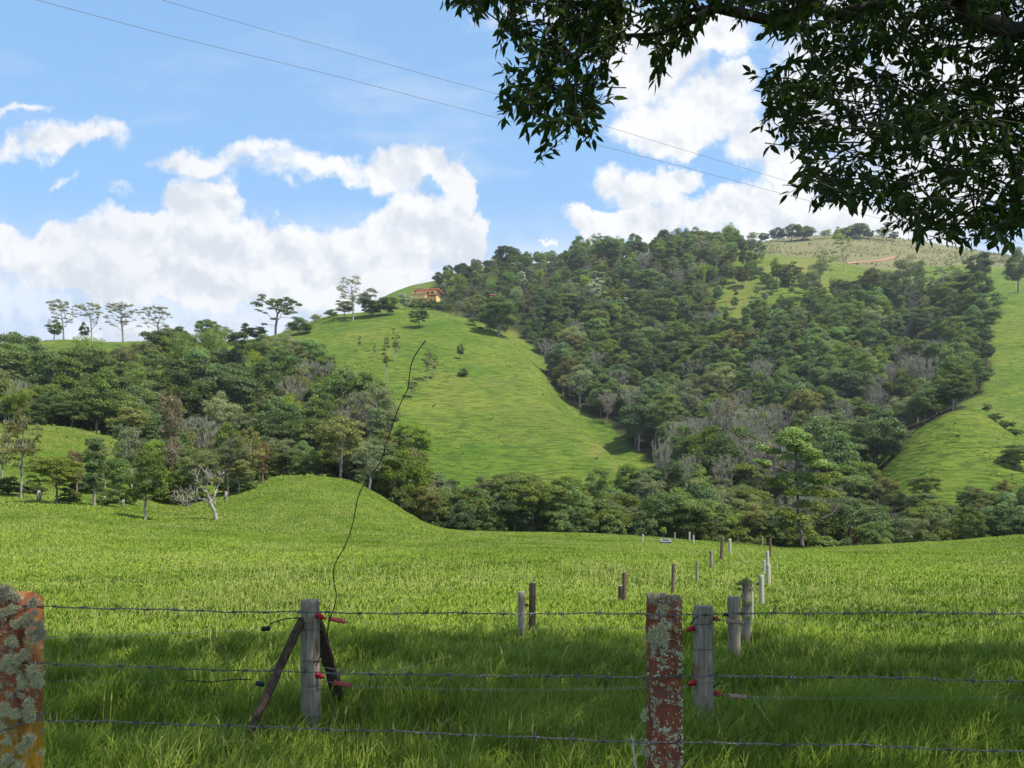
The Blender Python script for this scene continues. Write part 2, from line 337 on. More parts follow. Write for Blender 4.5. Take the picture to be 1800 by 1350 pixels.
# ------------------------------------------------------------------ the ground sheets
rows = np.concatenate([np.linspace(-40, 5, 24), np.exp(np.linspace(math.log(5.3), math.log(1150), 1050)), np.exp(np.linspace(math.log(1200), math.log(9000), 14))])
us = np.concatenate([np.linspace(-2.2, -0.75, 50), np.linspace(-0.74, 0.74, 900), np.linspace(0.75, 2.2, 50)])
Yg = np.repeat(rows[:, None], len(us), 1); Xg = us[None, :] * (np.maximum(Yg, 0) * 1.0 + 22.0 * np.exp(-np.maximum(Yg, 0) / 12.0) + 0.0)
Zg = ground(Xg.ravel(), Yg.ravel()).reshape(Xg.shape)
Zg = np.where(Yg > 1500, Zg - (Yg - 1500) * 0.004, Zg)
PX = 900 + F * Xg / np.maximum(Yg, 6); PY = ypix(PX.ravel(), np.maximum(Yg, 6).ravel()).reshape(PX.shape)
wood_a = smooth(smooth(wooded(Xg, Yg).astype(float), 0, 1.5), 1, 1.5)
far_a = np.clip((Yg - 70) / 60, 0, 1)
# dry seed-head patches, worn paths, slips
dry_a = np.clip(fbm(Xg / 9, Yg / 14, 3, 51) * 2.2 - 0.2, 0, 1) * 0.42 * np.clip(Yg / 20, 0, 1) * (Yg < 120) + np.clip(fbm(Xg / 22, Yg / 30, 4, 57) * 2.0 - 0.15, 0, 1) * 0.40 * (Yg >= 120) * (Yg < 600)
def blob(cxx, cyy, rx, ry, w): return w * np.exp(-(((PX - cxx) / rx) ** 2 + ((PY - cyy) / ry) ** 2))
for b in [(900, 590, 40, 12, .5), (930, 770, 55, 12, .35), (1045, 790, 22, 12, .8), (1085, 830, 8, 18, .6), (880, 640, 60, 8, .3), (1400, 470, 60, 20, .9), (1300, 520, 30, 40, .7), (1460, 500, 40, 20, .6),
          (1740, 640, 40, 30, .35), (1780, 570, 60, 20, .35), (600, 900, 120, 12, .3), (120, 960, 160, 14, .35), (330, 900, 80, 14, .3), (600, 838, 30, 4, .8), (1480, 968, 60, 6, .6)]:
    dry_a = np.maximum(dry_a, blob(*b) * (Yg > 25))
FARM = [(1320, 445), (1350, 425), (1440, 400), (1600, 400), (1900, 440), (2400, 440), (2400, 470), (1800, 474), (1700, 466), (1640, 468), (1560, 478), (1500, 466), (1420, 452)]
farm_a = (inpoly(PX, PY, FARM) & (Yg > 590)).astype(float); farm_a = smooth(smooth(farm_a, 0, 1.2), 1, 1.2)
M_MEADOW = meadow_mat()
def sheet(name, r0, r1, label):
    A = slice(r0, r1); nr = r1 - r0; nc = len(us)
    Vv = np.stack([Xg[A], Yg[A], Zg[A]], -1).reshape(-1, 3)
    i = np.arange(nr - 1)[:, None] * nc + np.arange(nc - 1)[None, :]
    q = np.stack([i, i + 1, i + nc + 1, i + nc], -1).reshape(-1, 4)
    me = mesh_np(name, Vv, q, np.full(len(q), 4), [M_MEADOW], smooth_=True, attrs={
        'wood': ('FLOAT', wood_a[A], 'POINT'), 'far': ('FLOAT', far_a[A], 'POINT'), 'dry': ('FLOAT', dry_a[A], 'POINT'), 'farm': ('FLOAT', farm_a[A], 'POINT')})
    return tag(obj(name, me), label, None, None, 'structure')
ks = int(np.searchsorted(rows, 104.0))
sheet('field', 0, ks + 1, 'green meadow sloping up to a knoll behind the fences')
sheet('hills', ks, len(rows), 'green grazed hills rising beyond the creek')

# ------------------------------------------------------------------ trees
def skeleton(trunk, targets, rs, pathw=0.35, step=0.8, jit=0.12, rise=0.35):
    """grow limbs from the trunk polyline to every target point; returns nodes, parent index"""
    P = [np.array(p, float) for p in trunk]; par = [-1] + list(range(len(trunk) - 1)); plen = [0.0]
    for i in range(1, len(P)): plen.append(plen[-1] + np.linalg.norm(P[i] - P[i - 1]))
    top = P[-1]; order = np.argsort([np.min([np.linalg.norm(t - q) for q in P]) for t in targets])
    arr = np.array(P); pl = np.array(plen) * 1.0; low = 0.30 * top[2]; ends = []
    for ti in order:
        t = targets[ti]; d = np.linalg.norm(arr - t, axis=1)
        cost = d + pathw * pl + np.maximum(0, arr[:, 2] - t[2] + rise * 0) * 0.9 + np.where((arr[:, 2] < low) & (np.arange(len(arr)) < len(trunk)), 1e3, 0)
        j = int(np.argmin(cost)); k = max(1, int(d[j] / step)); a = arr[j]; new = []
        for s in range(1, k + 1):
            f = s / k; q = a + (t - a) * f + np.array([0, 0, math.sin(f * math.pi) * d[j] * 0.06 * rise])
            if s < k: q = q + rs.normal(0, jit * step, 3)
            new.append(q); par.append(j if s == 1 else len(P) - 1); P.append(q); pl = np.append(pl, pl[par[-1]] + d[j] / k)
        arr = np.array(P); ends.append(len(P) - 1)
    return arr, np.array(par), ends
def limb_mesh(name, nodes, par, ends, r_base, mats, k=6, rmin=0.012, power=0.5, extra=None, flare=1.25):
    n = len(nodes); cnt = np.zeros(n); cnt[ends] = 1
    for i in range(n - 1, 0, -1):
        if cnt[i] == 0: cnt[i] = 1 if i in () else cnt[i]
        cnt[par[i]] += cnt[i]
    cnt = np.maximum(cnt, 0.6); rad = np.maximum(rmin, r_base * (cnt / cnt.max()) ** power)
    hgt = nodes[:, 2] - nodes[0, 2]; rad = rad * (1 + (flare - 1) * np.exp(-np.maximum(hgt, 0) / (r_base * 3.0)))
    a = nodes[par[1:]]; b = nodes[1:]; ra = rad[par[1:]]; rb = rad[1:]
    ra = np.minimum(ra, np.where(cnt[1:] < 0.45 * cnt[par[1:]], rb * 1.25, ra))
    if extra is not None: a = np.concatenate([a, extra[0]]); b = np.concatenate([b, extra[1]]); ra = np.concatenate([ra, extra[2]]); rb = np.concatenate([rb, extra[3]])
    V, q = frusta(a, b, ra, rb, k)
    return mesh_np(name, V, q, np.full(len(q), 4), mats, smooth_=True)
def frusta(a, b, ra, rb, k):
    t = b - a; L = np.linalg.norm(t, axis=1, keepdims=True) + 1e-9; t = t / L; b = b + t * (rb[:, None] * 0.4)
    ref = np.where(np.abs(t[:, 2:3]) < 0.9, [[0, 0, 1.0]], [[1.0, 0, 0]]); u = np.cross(t, ref); u /= np.linalg.norm(u, axis=1, keepdims=True); v = np.cross(t, u)
    ang = np.arange(k) * 2 * math.pi / k; ring = u[:, None, :] * np.cos(ang)[None, :, None] + v[:, None, :] * np.sin(ang)[None, :, None]
    V = np.concatenate([a[:, None, :] + ring * ra[:, None, None], b[:, None, :] + ring * rb[:, None, None]], 1)  # m,2k,3
    m = len(a); base = np.arange(m)[:, None] * 2 * k; j = np.arange(k)[None, :]; jn = (j + 1) % k
    q = np.stack([base + j, base + jn, base + k + jn, base + k + j], -1).reshape(-1, 4)
    return V.reshape(-1, 3), q
def leaves(cen, nrm, axis, ln, wd, fold=0.0):
    """diamond leaves: centre, normal, long axis, length, width -> verts, faces"""
    axis = axis - nrm * np.sum(axis * nrm, 1, keepdims=True); axis /= np.linalg.norm(axis, axis=1, keepdims=True) + 1e-9
    side = np.cross(nrm, axis); ln = ln[:, None]; wd = wd[:, None]
    p0 = cen - axis * ln * .5; p2 = cen + axis * ln * .5 - nrm * ln * fold; p1 = cen + side * wd * .5 - axis * ln * .08; p3 = cen - side * wd * .5 - axis * ln * .08
    V = np.stack([p0, p1, p2, p3], 1).reshape(-1, 3); return V
def rnd_dirs(rs, n):
    v = rs.normal(size=(n, 3)); return v / np.linalg.norm(v, axis=1, keepdims=True)
def crown_mesh(name, clumps, crad, nleaf, size, mats, rs, flat=0.7, up=0.5, lo=0.35, aspect=0.55, tonevar=0.35):
    clumps = np.asarray(clumps); m = len(clumps); w = crad ** 2; idx = rs.choice(m, nleaf, p=w / w.sum())
    d = rnd_dirs(rs, nleaf); d[:, 2] = np.where(d[:, 2] < -0.25, -d[:, 2] * rs.uniform(0, 1, nleaf), d[:, 2]); r = rs.uniform(lo, 1.0, nleaf) ** 0.6
    off = d * (r * crad[idx])[:, None]; off[:, 2] *= flat; cen = clumps[idx] + off
    nrm = d * 0.55 + rnd_dirs(rs, nleaf) * 0.75 + np.array([0, 0, up]); nrm /= np.linalg.norm(nrm, axis=1, keepdims=True)
    ln = size * rs.uniform(0.6, 1.5, nleaf); V = leaves(cen, nrm, rnd_dirs(rs, nleaf), ln, ln * aspect * rs.uniform(.7, 1.3, nleaf), 0.12)
    ct = rs.uniform(0, 1, m); tone = np.clip(ct[idx] * tonevar * 1.6 + rs.uniform(0, 1, nleaf) * (1 - tonevar), 0, 1)
    return mesh_np(name, V, np.arange(nleaf * 4), np.full(nleaf, 4), mats, attrs={'tone': ('FLOAT', np.repeat(tone, 4), 'POINT')})

BARK = {'brown': bark_mat('bark_brown', (.075, .058, .04), (.16, .13, .10)), 'pale': bark_mat('bark_pale', (.17, .15, .12), (.36, .33, .28)),
        'grey': bark_mat('bark_grey', (.16, .14, .12), (.33, .30, .27)), 'cane': bark_mat('cane_green', (.07, .11, .03), (.14, .17, .06)), 'rust': bark_mat('bark_rusty', (.16, .085, .05), (.27, .18, .12))}
BARK['ash'] = bark_mat('bark_ash', (.165, .15, .12), (.32, .29, .235))
LEAF = {'dark': foliage_mat('leaf_dark', (0.050, 0.083, 0.024), (0.144, 0.199, 0.042)), 'mid': foliage_mat('leaf_mid', (0.072, 0.106, 0.023), (0.166, 0.206, 0.041)), 'bright': foliage_mat('leaf_bright', (.13, .18, .022), (.27, .33, .045)),
        'lime': foliage_mat('leaf_lime', (0.135, 0.194, 0.025), (0.277, 0.333, 0.047)), 'olive': foliage_mat('leaf_olive', (0.095, 0.109, 0.028), (0.217, 0.209, 0.059)),
        'greyg': foliage_mat('leaf_greygreen', (0.110, 0.131, 0.055), (0.277, 0.280, 0.121)), 'fresh': foliage_mat('leaf_fresh', (0.087, 0.144, 0.027), (0.179, 0.255, 0.045)),
        'rust': foliage_mat('leaf_rusty', (.095, .068, .038), (.19, .145, .085)), 'oldrust': foliage_mat('leaf_oldrust', (0.110, 0.066, 0.030), (0.246, 0.156, 0.066)), 'silver': foliage_mat('leaf_silver', (0.168, 0.186, 0.126), (0.389, 0.396, 0.300)),
        'gold': foliage_mat('leaf_gold', (.12, .13, .035), (.25, .235, .075)), 'oldgold': foliage_mat('leaf_oldgold', (0.202, 0.165, 0.033), (0.380, 0.275, 0.050))}
# kind: (height, spread, clumps, clump radius, leaves, leaf size, flat, leaf material, bark, envelope)
KIND = {
 'round_tree':    dict(h=10.5, w=9.5, n=64, cr=1.25, nl=15500, s=.29, fl=.72, leaf='dark', bark='brown', env='round', look='dark round-crowned tree'),
 'spreading_tree':dict(h=9.5, w=11.0, n=70, cr=1.4, nl=15000, s=.30, fl=.55, leaf='mid', bark='brown', env='umbrella', look='wide layered green tree'),
 'leafy_tree':    dict(h=10.0, w=8.5, n=52, cr=1.2, nl=13000, s=.28, fl=.8, leaf='fresh', bark='grey', env='round', look='bright leafy tree'),
 'olive_tree_crown': dict(h=10.0, w=8.5, n=60, cr=1.05, nl=12000, s=.25, fl=.7, leaf='olive', bark='grey', env='loose', look='brownish olive tree'),
 'airy_tree':     dict(h=11.0, w=8.0, n=58, cr=1.0, nl=8500, s=.22, fl=.75, leaf='greyg', bark='pale', env='loose', look='thin grey-green pale-limbed tree'),
 'slender_tree':  dict(h=13.0, w=5.6, n=50, cr=1.05, nl=11000, s=.28, fl=.85, leaf='mid', bark='grey', env='tall', look='tall narrow green tree'),
 'bare_tree':     dict(h=11.0, w=8.5, n=150, cr=.8, nl=350, s=.2, fl=1, leaf='greyg', bark='ash', env='vase', twigs=12, r=.17, look='leafless grey upright-branched tree'),
 'bamboo_clump':  dict(h=12.0, w=9.0, n=90, cr=.8, nl=14000, s=.27, fl=1.0, leaf='lime', bark='cane', env='bamboo', look='yellow-green bamboo clump'),
 'silvery_tree':  dict(h=9.5, w=7.0, n=42, cr=1.1, nl=5200, s=.46, fl=.6, leaf='silver', bark='pale', env='round', look='pale silvery-leaved tree'),
 'dusky_tree':    dict(h=11.0, w=9.0, n=70, cr=1.3, nl=15000, s=.30, fl=.75, leaf='dark', bark='grey', env='round', look='very dark heavy-crowned tree'),
 'shrub':         dict(h=3.6, w=4.6, n=40, cr=.62, nl=5500, s=.22, fl=.75, leaf='mid', bark='brown', env='bush', look='low green shrub'),
}
def envelope(k, rs):
    h, w, n = k['h'], k['w'], k['n']; e = k['env']; R = w / 2 - k['cr'] * .6; out = []
    while len(out) < n:
        if e == 'round':
            d = rnd_dirs(rs, 1)[0]; r = rs.uniform(.35, 1) ** .45; p = np.array([d[0] * R * r, d[1] * R * r, h * .60 + d[2] * h * .34 * r])
            p *= np.array([1, 1, 1]); p[2] += 0.08 * h * math.sin(p[0] * 1.1 + n)
        elif e == 'umbrella':
            a = rs.uniform(0, 2 * math.pi); r = math.sqrt(rs.uniform(.02, 1)); lay = rs.choice([.93, .80, .66, .52], p=[.42, .28, .2, .1])
            p = np.array([math.cos(a) * R * r, math.sin(a) * R * r, h * (lay - .12 * r * r + rs.normal(0, .025))])
        elif e == 'loose':
            d = rnd_dirs(rs, 1)[0]; r = rs.uniform(.15, 1) ** .5; p = np.array([d[0] * R * r, d[1] * R * r, h * .66 + d[2] * h * .33 * r])
        elif e == 'tall':
            z = rs.uniform(.30, .97); rr = R * math.sin(min(1, (z - .22) / .62) * math.pi * .5) * (1.25 - z * .7); a = rs.uniform(0, 6.283); q = math.sqrt(rs.uniform(.1, 1)); p = np.array([math.cos(a) * rr * q, math.sin(a) * rr * q, z * h])
        elif e == 'vase':
            z = rs.uniform(.35, 1.0); rr = R * (z ** 1.3) * 1.0; a = rs.uniform(0, 6.283); q = math.sqrt(rs.uniform(0, 1)); p = np.array([math.cos(a) * rr * q, math.sin(a) * rr * q, z * h * (1 - .12 * q)])
        elif e == 'bush':
            d = rnd_dirs(rs, 1)[0]; d[2] = abs(d[2]); r = rs.uniform(.2, 1) ** .5; p = np.array([d[0] * R * r, d[1] * R * r, h * (.18 + .74 * d[2] * r)])
        else: return None
        out.append(p)
    return np.array(out)
def build_tree(kind, seed, k=None, leafscale=1.0):
    """returns (trunk mesh, crown mesh) standing on the origin"""
    k = k or KIND[kind]; rs = np.random.RandomState(seed); h = k['h']; bm = BARK[k['bark']]; lm = LEAF[k['leaf']]
    if k['env'] == 'bamboo':
        A = []; B = []; RA = []; RB = []; C = []
        for i in range(26):
            a = rs.uniform(0, 6.283); lean = rs.uniform(.12, .5) * k['w'] * .55; hh = h * rs.uniform(.7, 1.05); b = np.array([math.cos(a), math.sin(a), 0]) * rs.uniform(0, .7)
            dr = np.array([math.cos(a), math.sin(a), 0]); pts = [b + dr * lean * (f ** 2.4) + np.array([0, 0, hh * (f - .16 * f ** 4)]) for f in np.linspace(0, 1, 9)]
            A += pts[:-1]; B += pts[1:]; r = .055 * (1 - np.linspace(0, 1, 9) * .8); RA += list(r[:-1]); RB += list(r[1:])
            for f in np.linspace(.32, 1.0, 9): C.append(b + dr * lean * (f ** 2.4) + np.array([0, 0, hh * (f - .16 * f ** 4)]) + rs.normal(0, .22, 3))
        V, q = frusta(np.array(A), np.array(B), np.array(RA), np.array(RB), 5)
        tm = mesh_np('trunk', V, q, np.full(len(q), 4), [bm], smooth_=True); C = np.array(C)
        return tm, crown_mesh('crown', C, np.full(len(C), .75) * rs.uniform(.6, 1.2, len(C)), k['nl'], k['s'], [lm], rs, 1.1, .1, .1, .28)
    C = envelope(k, rs); lean = rs.normal(0, .035, 2) * h
    th = {'round': .62, 'umbrella': .6, 'loose': .72, 'tall': .9, 'vase': .35, 'bush': .3}[k['env']] * h
    trunk = [np.array([lean[0] * f * f, lean[1] * f * f, -0.5 + (th + .5) * f]) + (rs.normal(0, .05, 3) * (0 < f < 1)) for f in np.linspace(0, 1, 7)]
    C[:, 0] += lean[0]; C[:, 1] += lean[1]
    nodes, par, ends = skeleton(trunk, C, rs, .35, max(.5, h * .07), .16)
    extra = None
    if k['env'] == 'vase' or k.get('twigs'):
        m = k.get('twigs', 9); E = nodes[ends]; src = np.repeat(E, m, 0); base = src - rnd_dirs(rs, len(src)) * .2
        dr = rnd_dirs(rs, len(src)) * .55 + np.array([0, 0, .75]); dr += (src - np.array([0, 0, h * .3])) / h * .8; dr /= np.linalg.norm(dr, axis=1, keepdims=True)
        L = rs.uniform(.4, 1.3, len(src))[:, None] * h * .085; extra = (src, src + dr * L, np.full(len(src), .022), np.full(len(src), .008))
    tm = limb_mesh('trunk', nodes, par, ends, k.get('r', h * .021), [bm], 6, .022 if k['env'] != 'bush' else .012, extra=extra)
    crad = k['cr'] * rs.uniform(.6, 1.25, len(C))
    return tm, crown_mesh('crown', C, crad, int(k['nl'] * leafscale), k['s'], [lm], rs, k['fl'])

PROTO = {}
for ki, kind in enumerate(KIND):
    PROTO[kind] = [build_tree(kind, 100 + ki * 10 + v) for v in range(2 if kind in ('silvery_tree', 'bare_tree', 'shrub') else 4)]
NAME_OF = {k: k for k in KIND}; NAME_OF['olive_tree_crown'] = 'loose_tree'
_protos = {}
def place_tree(kind, v, loc, sc, rz, label, group=None, cat=None, sz=None):
    """a tree: an empty at its foot, trunk and crown as its parts (the meshes are shared by its copies)"""
    t = empty(NAME_OF.get(kind, kind), loc, rz); s = (sc, sc, sc * (sz or 1)); t.scale = s
    tag(t, label, cat or {'bamboo_clump': 'bamboo', 'shrub': 'shrub'}.get(kind, 'tree'), group)
    key = (kind, v % len(PROTO[kind]))
    if key not in _protos:
        _protos[key] = [obj('trunk', PROTO[kind][key[1]][0], t), obj('crown', PROTO[kind][key[1]][1], t)]
    else:
        for o in _protos[key]: c = o.copy(); link(c, t)
    return t

# ---- woodland: find a spot for every tree, see which show largest
R0 = random.Random(4); rsf = np.random.RandomState(9)
MIXES = {
 'scrub': dict(shrub=30, leafy_tree=20, bamboo_clump=12, airy_tree=14, olive_tree_crown=16, silvery_tree=6, round_tree=8),  # weights of kinds
 'left':  dict(round_tree=26, spreading_tree=18, leafy_tree=8, olive_tree_crown=18, airy_tree=9, slender_tree=4, bare_tree=3, bamboo_clump=9, dusky_tree=12),
 'creek': dict(round_tree=18, spreading_tree=30, leafy_tree=12, olive_tree_crown=22, airy_tree=7, dusky_tree=8, bare_tree=2, shrub=7),
 'backknoll': dict(round_tree=20, spreading_tree=22, leafy_tree=10, olive_tree_crown=25, airy_tree=8, dusky_tree=10),
 'gully': dict(round_tree=30, spreading_tree=14, leafy_tree=8, olive_tree_crown=14, airy_tree=9, slender_tree=6, bare_tree=5, dusky_tree=18, bamboo_clump=1, silvery_tree=1),
 'upper': dict(round_tree=12, spreading_tree=14, leafy_tree=20, olive_tree_crown=12, airy_tree=16, slender_tree=8, bare_tree=2, bamboo_clump=18, silvery_tree=8, dusky_tree=3),
}
WHERE = {'left': 'on the wooded slope below the left skyline', 'creek': 'in the creek wood behind the meadow', 'backknoll': 'right behind the grassy knoll',
         'gully': 'in the gully wood right of the middle hill', 'upper': 'in the high wood around the house'}
SCRUB = (430, 650, [(1225, 440), (1350, 440), (1345, 470), (1400, 500), (1480, 520), (1480, 545), (1340, 575), (1285, 600), (1240, 560)])
spots = []
for reg, (da, db, poly) in dict(WOODS, scrub=SCRUB).items():
    D = da
    while D < db:
        sp = 5.2 if D < 160 else (7.4 if D < 260 else (8.8 if D < 400 else 10.5)); W_ = 0.78 * D; X = -W_ + R0.uniform(0, sp)
        while X < W_:
            x_ = X + R0.uniform(-.42, .42) * sp; y_ = D + R0.uniform(-.42, .42) * sp; spots.append((reg, x_, y_, sp)); X += sp
        D += sp * .9
SX = np.array([s[1] for s in spots]); SY = np.array([s[2] for s in spots]); SPX = 900 + F * SX / SY; SPY = ypix(SPX, SY); keep = np.zeros(len(spots), bool); SEX, SEY = ragged(SX, SY); WALL = dict(WOODS, scrub=SCRUB)
for reg, (da, db, poly) in WALL.items():
    sel = np.array([s[0] == reg for s in spots]); keep |= sel & inpoly(SPX + SEX, SPY + SEY, poly) & ((rsf.uniform(0, 1, len(sel)) < .62) if reg == 'scrub' else True)
spots = [s for s, k in zip(spots, keep) if k]
forest = []
for reg, X, Y, sp in spots:
    if 395 < Y < 472 and 715 < 900 + F * X / Y < 785: continue
    k = rsf.choice(list(MIXES[reg]), p=np.array(list(MIXES[reg].values()), float) / sum(MIXES[reg].values()))
    px = 900 + F * X / Y; py = float(ypix(np.array([px]), np.array([Y]))[0])
    # stands with a character of their own
    if reg == 'left' and 330 < px < 540 and py < 720 and R0.random() < .55: k = 'bamboo_clump'
    if reg == 'gully' and Y < 260 and 1180 < px < 1420 and R0.random() < .5: k = 'bare_tree'
    if reg == 'gully' and 250 < Y < 330 and 1500 < px < 1640 and R0.random() < .3: k = 'bare_tree'
    if reg == 'gully' and px > 1650 and R0.random() < .6: k = 'dusky_tree'
    if reg == 'gully' and Y > 330 and 1260 < px < 1560 and R0.random() < .45: k = 'leafy_tree'
    if reg == 'upper' and py < 470 and R0.random() < .4: k = 'leafy_tree'
    sc = (R0.uniform(.62, 1.0) if R0.random() < .7 else R0.uniform(1.0, 1.38)) * (0.82 if Y < 160 else 1.0) * (1.0 if Y < 400 else 1.05)
    if Y > 180: sc *= 1.0 if reg == 'left' and Y > 270 else 1.28
    if reg == 'left' and Y > 285: sc = min(sc, .9) * .78
    if reg == 'upper' and px < 1010: sc *= .62
    if reg == 'creek' and px > 1500: sc *= .72
    if reg == 'creek' and px < 900: sc *= .95
    if reg == 'backknoll': sc *= .72
    if reg in ('backknoll', 'creek'): sc = min(sc, .92)
    if reg == 'scrub': sc *= .75
    forest.append([reg, k, X, Y, sc, px, R0.randrange(4), R0.uniform(0, 6.283), R0.uniform(.85, 1.15)])
forest.sort(key=lambda t: t[3])
fz = ground([t[2] for t in forest], [t[3] for t in forest])
buf = np.zeros((338, 450), bool); shown = []; yyb, xxb = np.mgrid[0:338, 0:450] * 4.0
Dg = np.full((338, 450), 1e9)                       # distance of the ground behind each cell, so that trees behind the knoll or the spur are known as hidden
for D in np.exp(np.linspace(math.log(20), math.log(1100), 260))[::-1]:
    gy = ypix(xxb[0], np.full(450, D)); Dg = np.where(yyb >= gy[None, :], D, Dg)
for t, z in zip(forest, fz):
    K_ = KIND[t[1]]; D = t[3]; hh = K_['h'] * t[4] * t[8]; ww = K_['w'] * t[4]; cyp = HZ - (z + hh * .62 - HC) * F / D
    i0, i1 = int(max(0, (t[5] - ww * F / D / 2) / 4)), int(min(449, (t[5] + ww * F / D / 2) / 4)) ; j0, j1 = int(max(0, (cyp - hh * .4 * F / D) / 4)), int(min(337, (cyp + hh * .45 * F / D) / 4))
    if i1 <= i0 or j1 <= j0: shown.append(0); continue
    a = ((xxb[j0:j1, i0:i1] - t[5]) / (ww * F / D / 2)) ** 2 + ((yyb[j0:j1, i0:i1] - cyp) / (hh * .42 * F / D)) ** 2 < 1
    a &= Dg[j0:j1, i0:i1] > D * .97
    shown.append(int((a & ~buf[j0:j1, i0:i1]).sum())); buf[j0:j1, i0:i1] |= a
rank = np.argsort(-np.array(shown)); N_IND = 200
solo = set(rank[:N_IND].tolist())
ORD = ['leftmost', 'second', 'third', 'fourth', 'fifth', 'sixth', 'seventh', 'eighth', 'ninth', 'tenth', 'eleventh', 'twelfth', 'thirteenth', 'fourteenth', 'fifteenth', 'sixteenth', 'seventeenth', 'eighteenth', 'nineteenth', 'twentieth']
ORD += ['twenty-' + o for o in ['first'] + ORD[1:9]] + ['thirtieth'] + ['thirty-' + o for o in ['first'] + ORD[1:9]] + ['fortieth']
def zone(t):
    reg, px, Y = t[0], t[5], t[3]
    if reg == 'creek': return 'in the creek wood ' + ('by the knoll' if px < 950 else ('behind the far posts' if px < 1400 else 'at far right'))
    if reg == 'backknoll': return 'just behind the grassy knoll'
    if reg == 'left': return ('low' if Y < 215 else 'high') + ' on the left wooded slope' + (' far left' if px < 230 else ' beside the middle hill' if px > 430 else '')
    if reg == 'gully': return ('low in' if Y < 240 else 'midway up' if Y < 340 else 'high in') + ' the gully wood' + (' beside the middle hill' if px < 1180 else (' beside the right pasture' if px > 1500 else ''))
    if reg == 'scrub': return 'in the scrub around the high yellow clearing'
    return 'in the high wood ' + ('beside the house' if px < 950 else 'on the crest')
cls = {}
for i in sorted(solo): cls.setdefault((forest[i][1], zone(forest[i])), []).append(i)
for (k, zn), ids in cls.items():
    ids.sort(key=lambda i: forest[i][5])
    for r, i in enumerate(ids):
        t = forest[i]; lab = KIND[k]['look'] + ' ' + zn
        if len(ids) > 1: lab += ', ' + (ORD[0] if r == 0 else 'rightmost' if r == len(ids) - 1 else ORD[r] + ' from left')
        place_tree(k, t[6], (t[2], t[3], fz[i] - .15), t[4], t[7], lab, 'woodland trees', sz=t[8])
# the far wood that reads as one mass
rest = [i for i in range(len(forest)) if i not in solo]
def wood_mass():
    pcol = bpy.data.collections.new('wood_stock'); keys = []
    for k in KIND:
        for v in range(len(PROTO[k])):
            tm, cm = PROTO[k][v]; base = len(keys)
            V = np.zeros(len(tm.vertices) * 3, np.float32); tm.vertices.foreach_get('co', V); V2 = np.zeros(len(cm.vertices) * 3, np.float32); cm.vertices.foreach_get('co', V2)
            q1 = np.zeros(len(tm.loops), np.int32); tm.loops.foreach_get('vertex_index', q1); q2 = np.zeros(len(cm.loops), np.int32); cm.loops.foreach_get('vertex_index', q2)
            tn = np.zeros(len(cm.vertices), np.float32); cm.attributes['tone'].data.foreach_get('value', tn)
            n1_, n2_ = len(q1) // 4, len(q2) // 4
            me = mesh_np('wood_tree', np.concatenate([V.reshape(-1, 3), V2.reshape(-1, 3)]), np.concatenate([q1, q2 + len(tm.vertices)]), np.full(n1_ + n2_, 4), [tm.materials[0], cm.materials[0]],
                         np.concatenate([np.zeros(n1_), np.ones(n2_)]), attrs={'tone': ('FLOAT', np.concatenate([np.zeros(len(tm.vertices)), tn]), 'POINT')})
            o = bpy.data.objects.new('wood_tree_%02d' % base, me); pcol.objects.link(o); keys.append((k, v))
    pts = np.array([[forest[i][2], forest[i][3], fz[i] - .15] for i in rest])
    idx = [keys.index((forest[i][1], forest[i][6] % len(PROTO[forest[i][1]]))) for i in rest]
    me = bpy.data.meshes.new('far_wood'); me.from_pydata(pts.tolist(), [], [])
    for nm, typ, arr in (('idx', 'INT', idx), ('rz', 'FLOAT', [forest[i][7] for i in rest]), ('sc', 'FLOAT', [forest[i][4] for i in rest]), ('sz', 'FLOAT', [forest[i][8] * forest[i][4] for i in rest])):
        a = me.attributes.new(nm, typ, 'POINT'); a.data.foreach_set('value', arr)
    o = tag(obj('far_wood', me), 'mixed green wood filling the gullies and slopes between the single trees', None, None, 'stuff')
    ng = bpy.data.node_groups.new('wood_points', 'GeometryNodeTree'); ng.interface.new_socket('Geometry', in_out='INPUT', socket_type='NodeSocketGeometry'); ng.interface.new_socket('Geometry', in_out='OUTPUT', socket_type='NodeSocketGeometry')
    T = ng.nodes; L = ng.links; gi = T.new('NodeGroupInput'); go = T.new('NodeGroupOutput'); ip = T.new('GeometryNodeInstanceOnPoints'); ci = T.new('GeometryNodeCollectionInfo')
    ci.inputs[0].default_value = pcol; ci.inputs['Separate Children'].default_value = True; ci.inputs['Reset Children'].default_value = True
    def attr(nm, t): n = T.new('GeometryNodeInputNamedAttribute'); n.data_type = t; n.inputs[0].default_value = nm; return n.outputs[0]
    L.new(gi.outputs[0], ip.inputs['Points']); L.new(ci.outputs[0], ip.inputs['Instance']); ip.inputs['Pick Instance'].default_value = True
    L.new(attr('idx', 'INT'), ip.inputs['Instance Index']); cr = T.new('ShaderNodeCombineXYZ'); L.new(attr('rz', 'FLOAT'), cr.inputs[2]); L.new(cr.outputs[0], ip.inputs['Rotation'])
    cs = T.new('ShaderNodeCombineXYZ'); s_ = attr('sc', 'FLOAT'); L.new(s_, cs.inputs[0]); L.new(s_, cs.inputs[1]); L.new(attr('sz', 'FLOAT'), cs.inputs[2]); L.new(cs.outputs[0], ip.inputs['Scale'])
    L.new(ip.outputs[0], go.inputs[0]); md = o.modifiers.new('wood', 'NODES'); md.node_group = ng
wood_mass()
print('forest', len(forest), 'solo', len(solo), 'visible', int((np.array(shown) > 0).sum()), 'classes', len(cls), 'maxclass', max(len(v) for v in cls.values()))

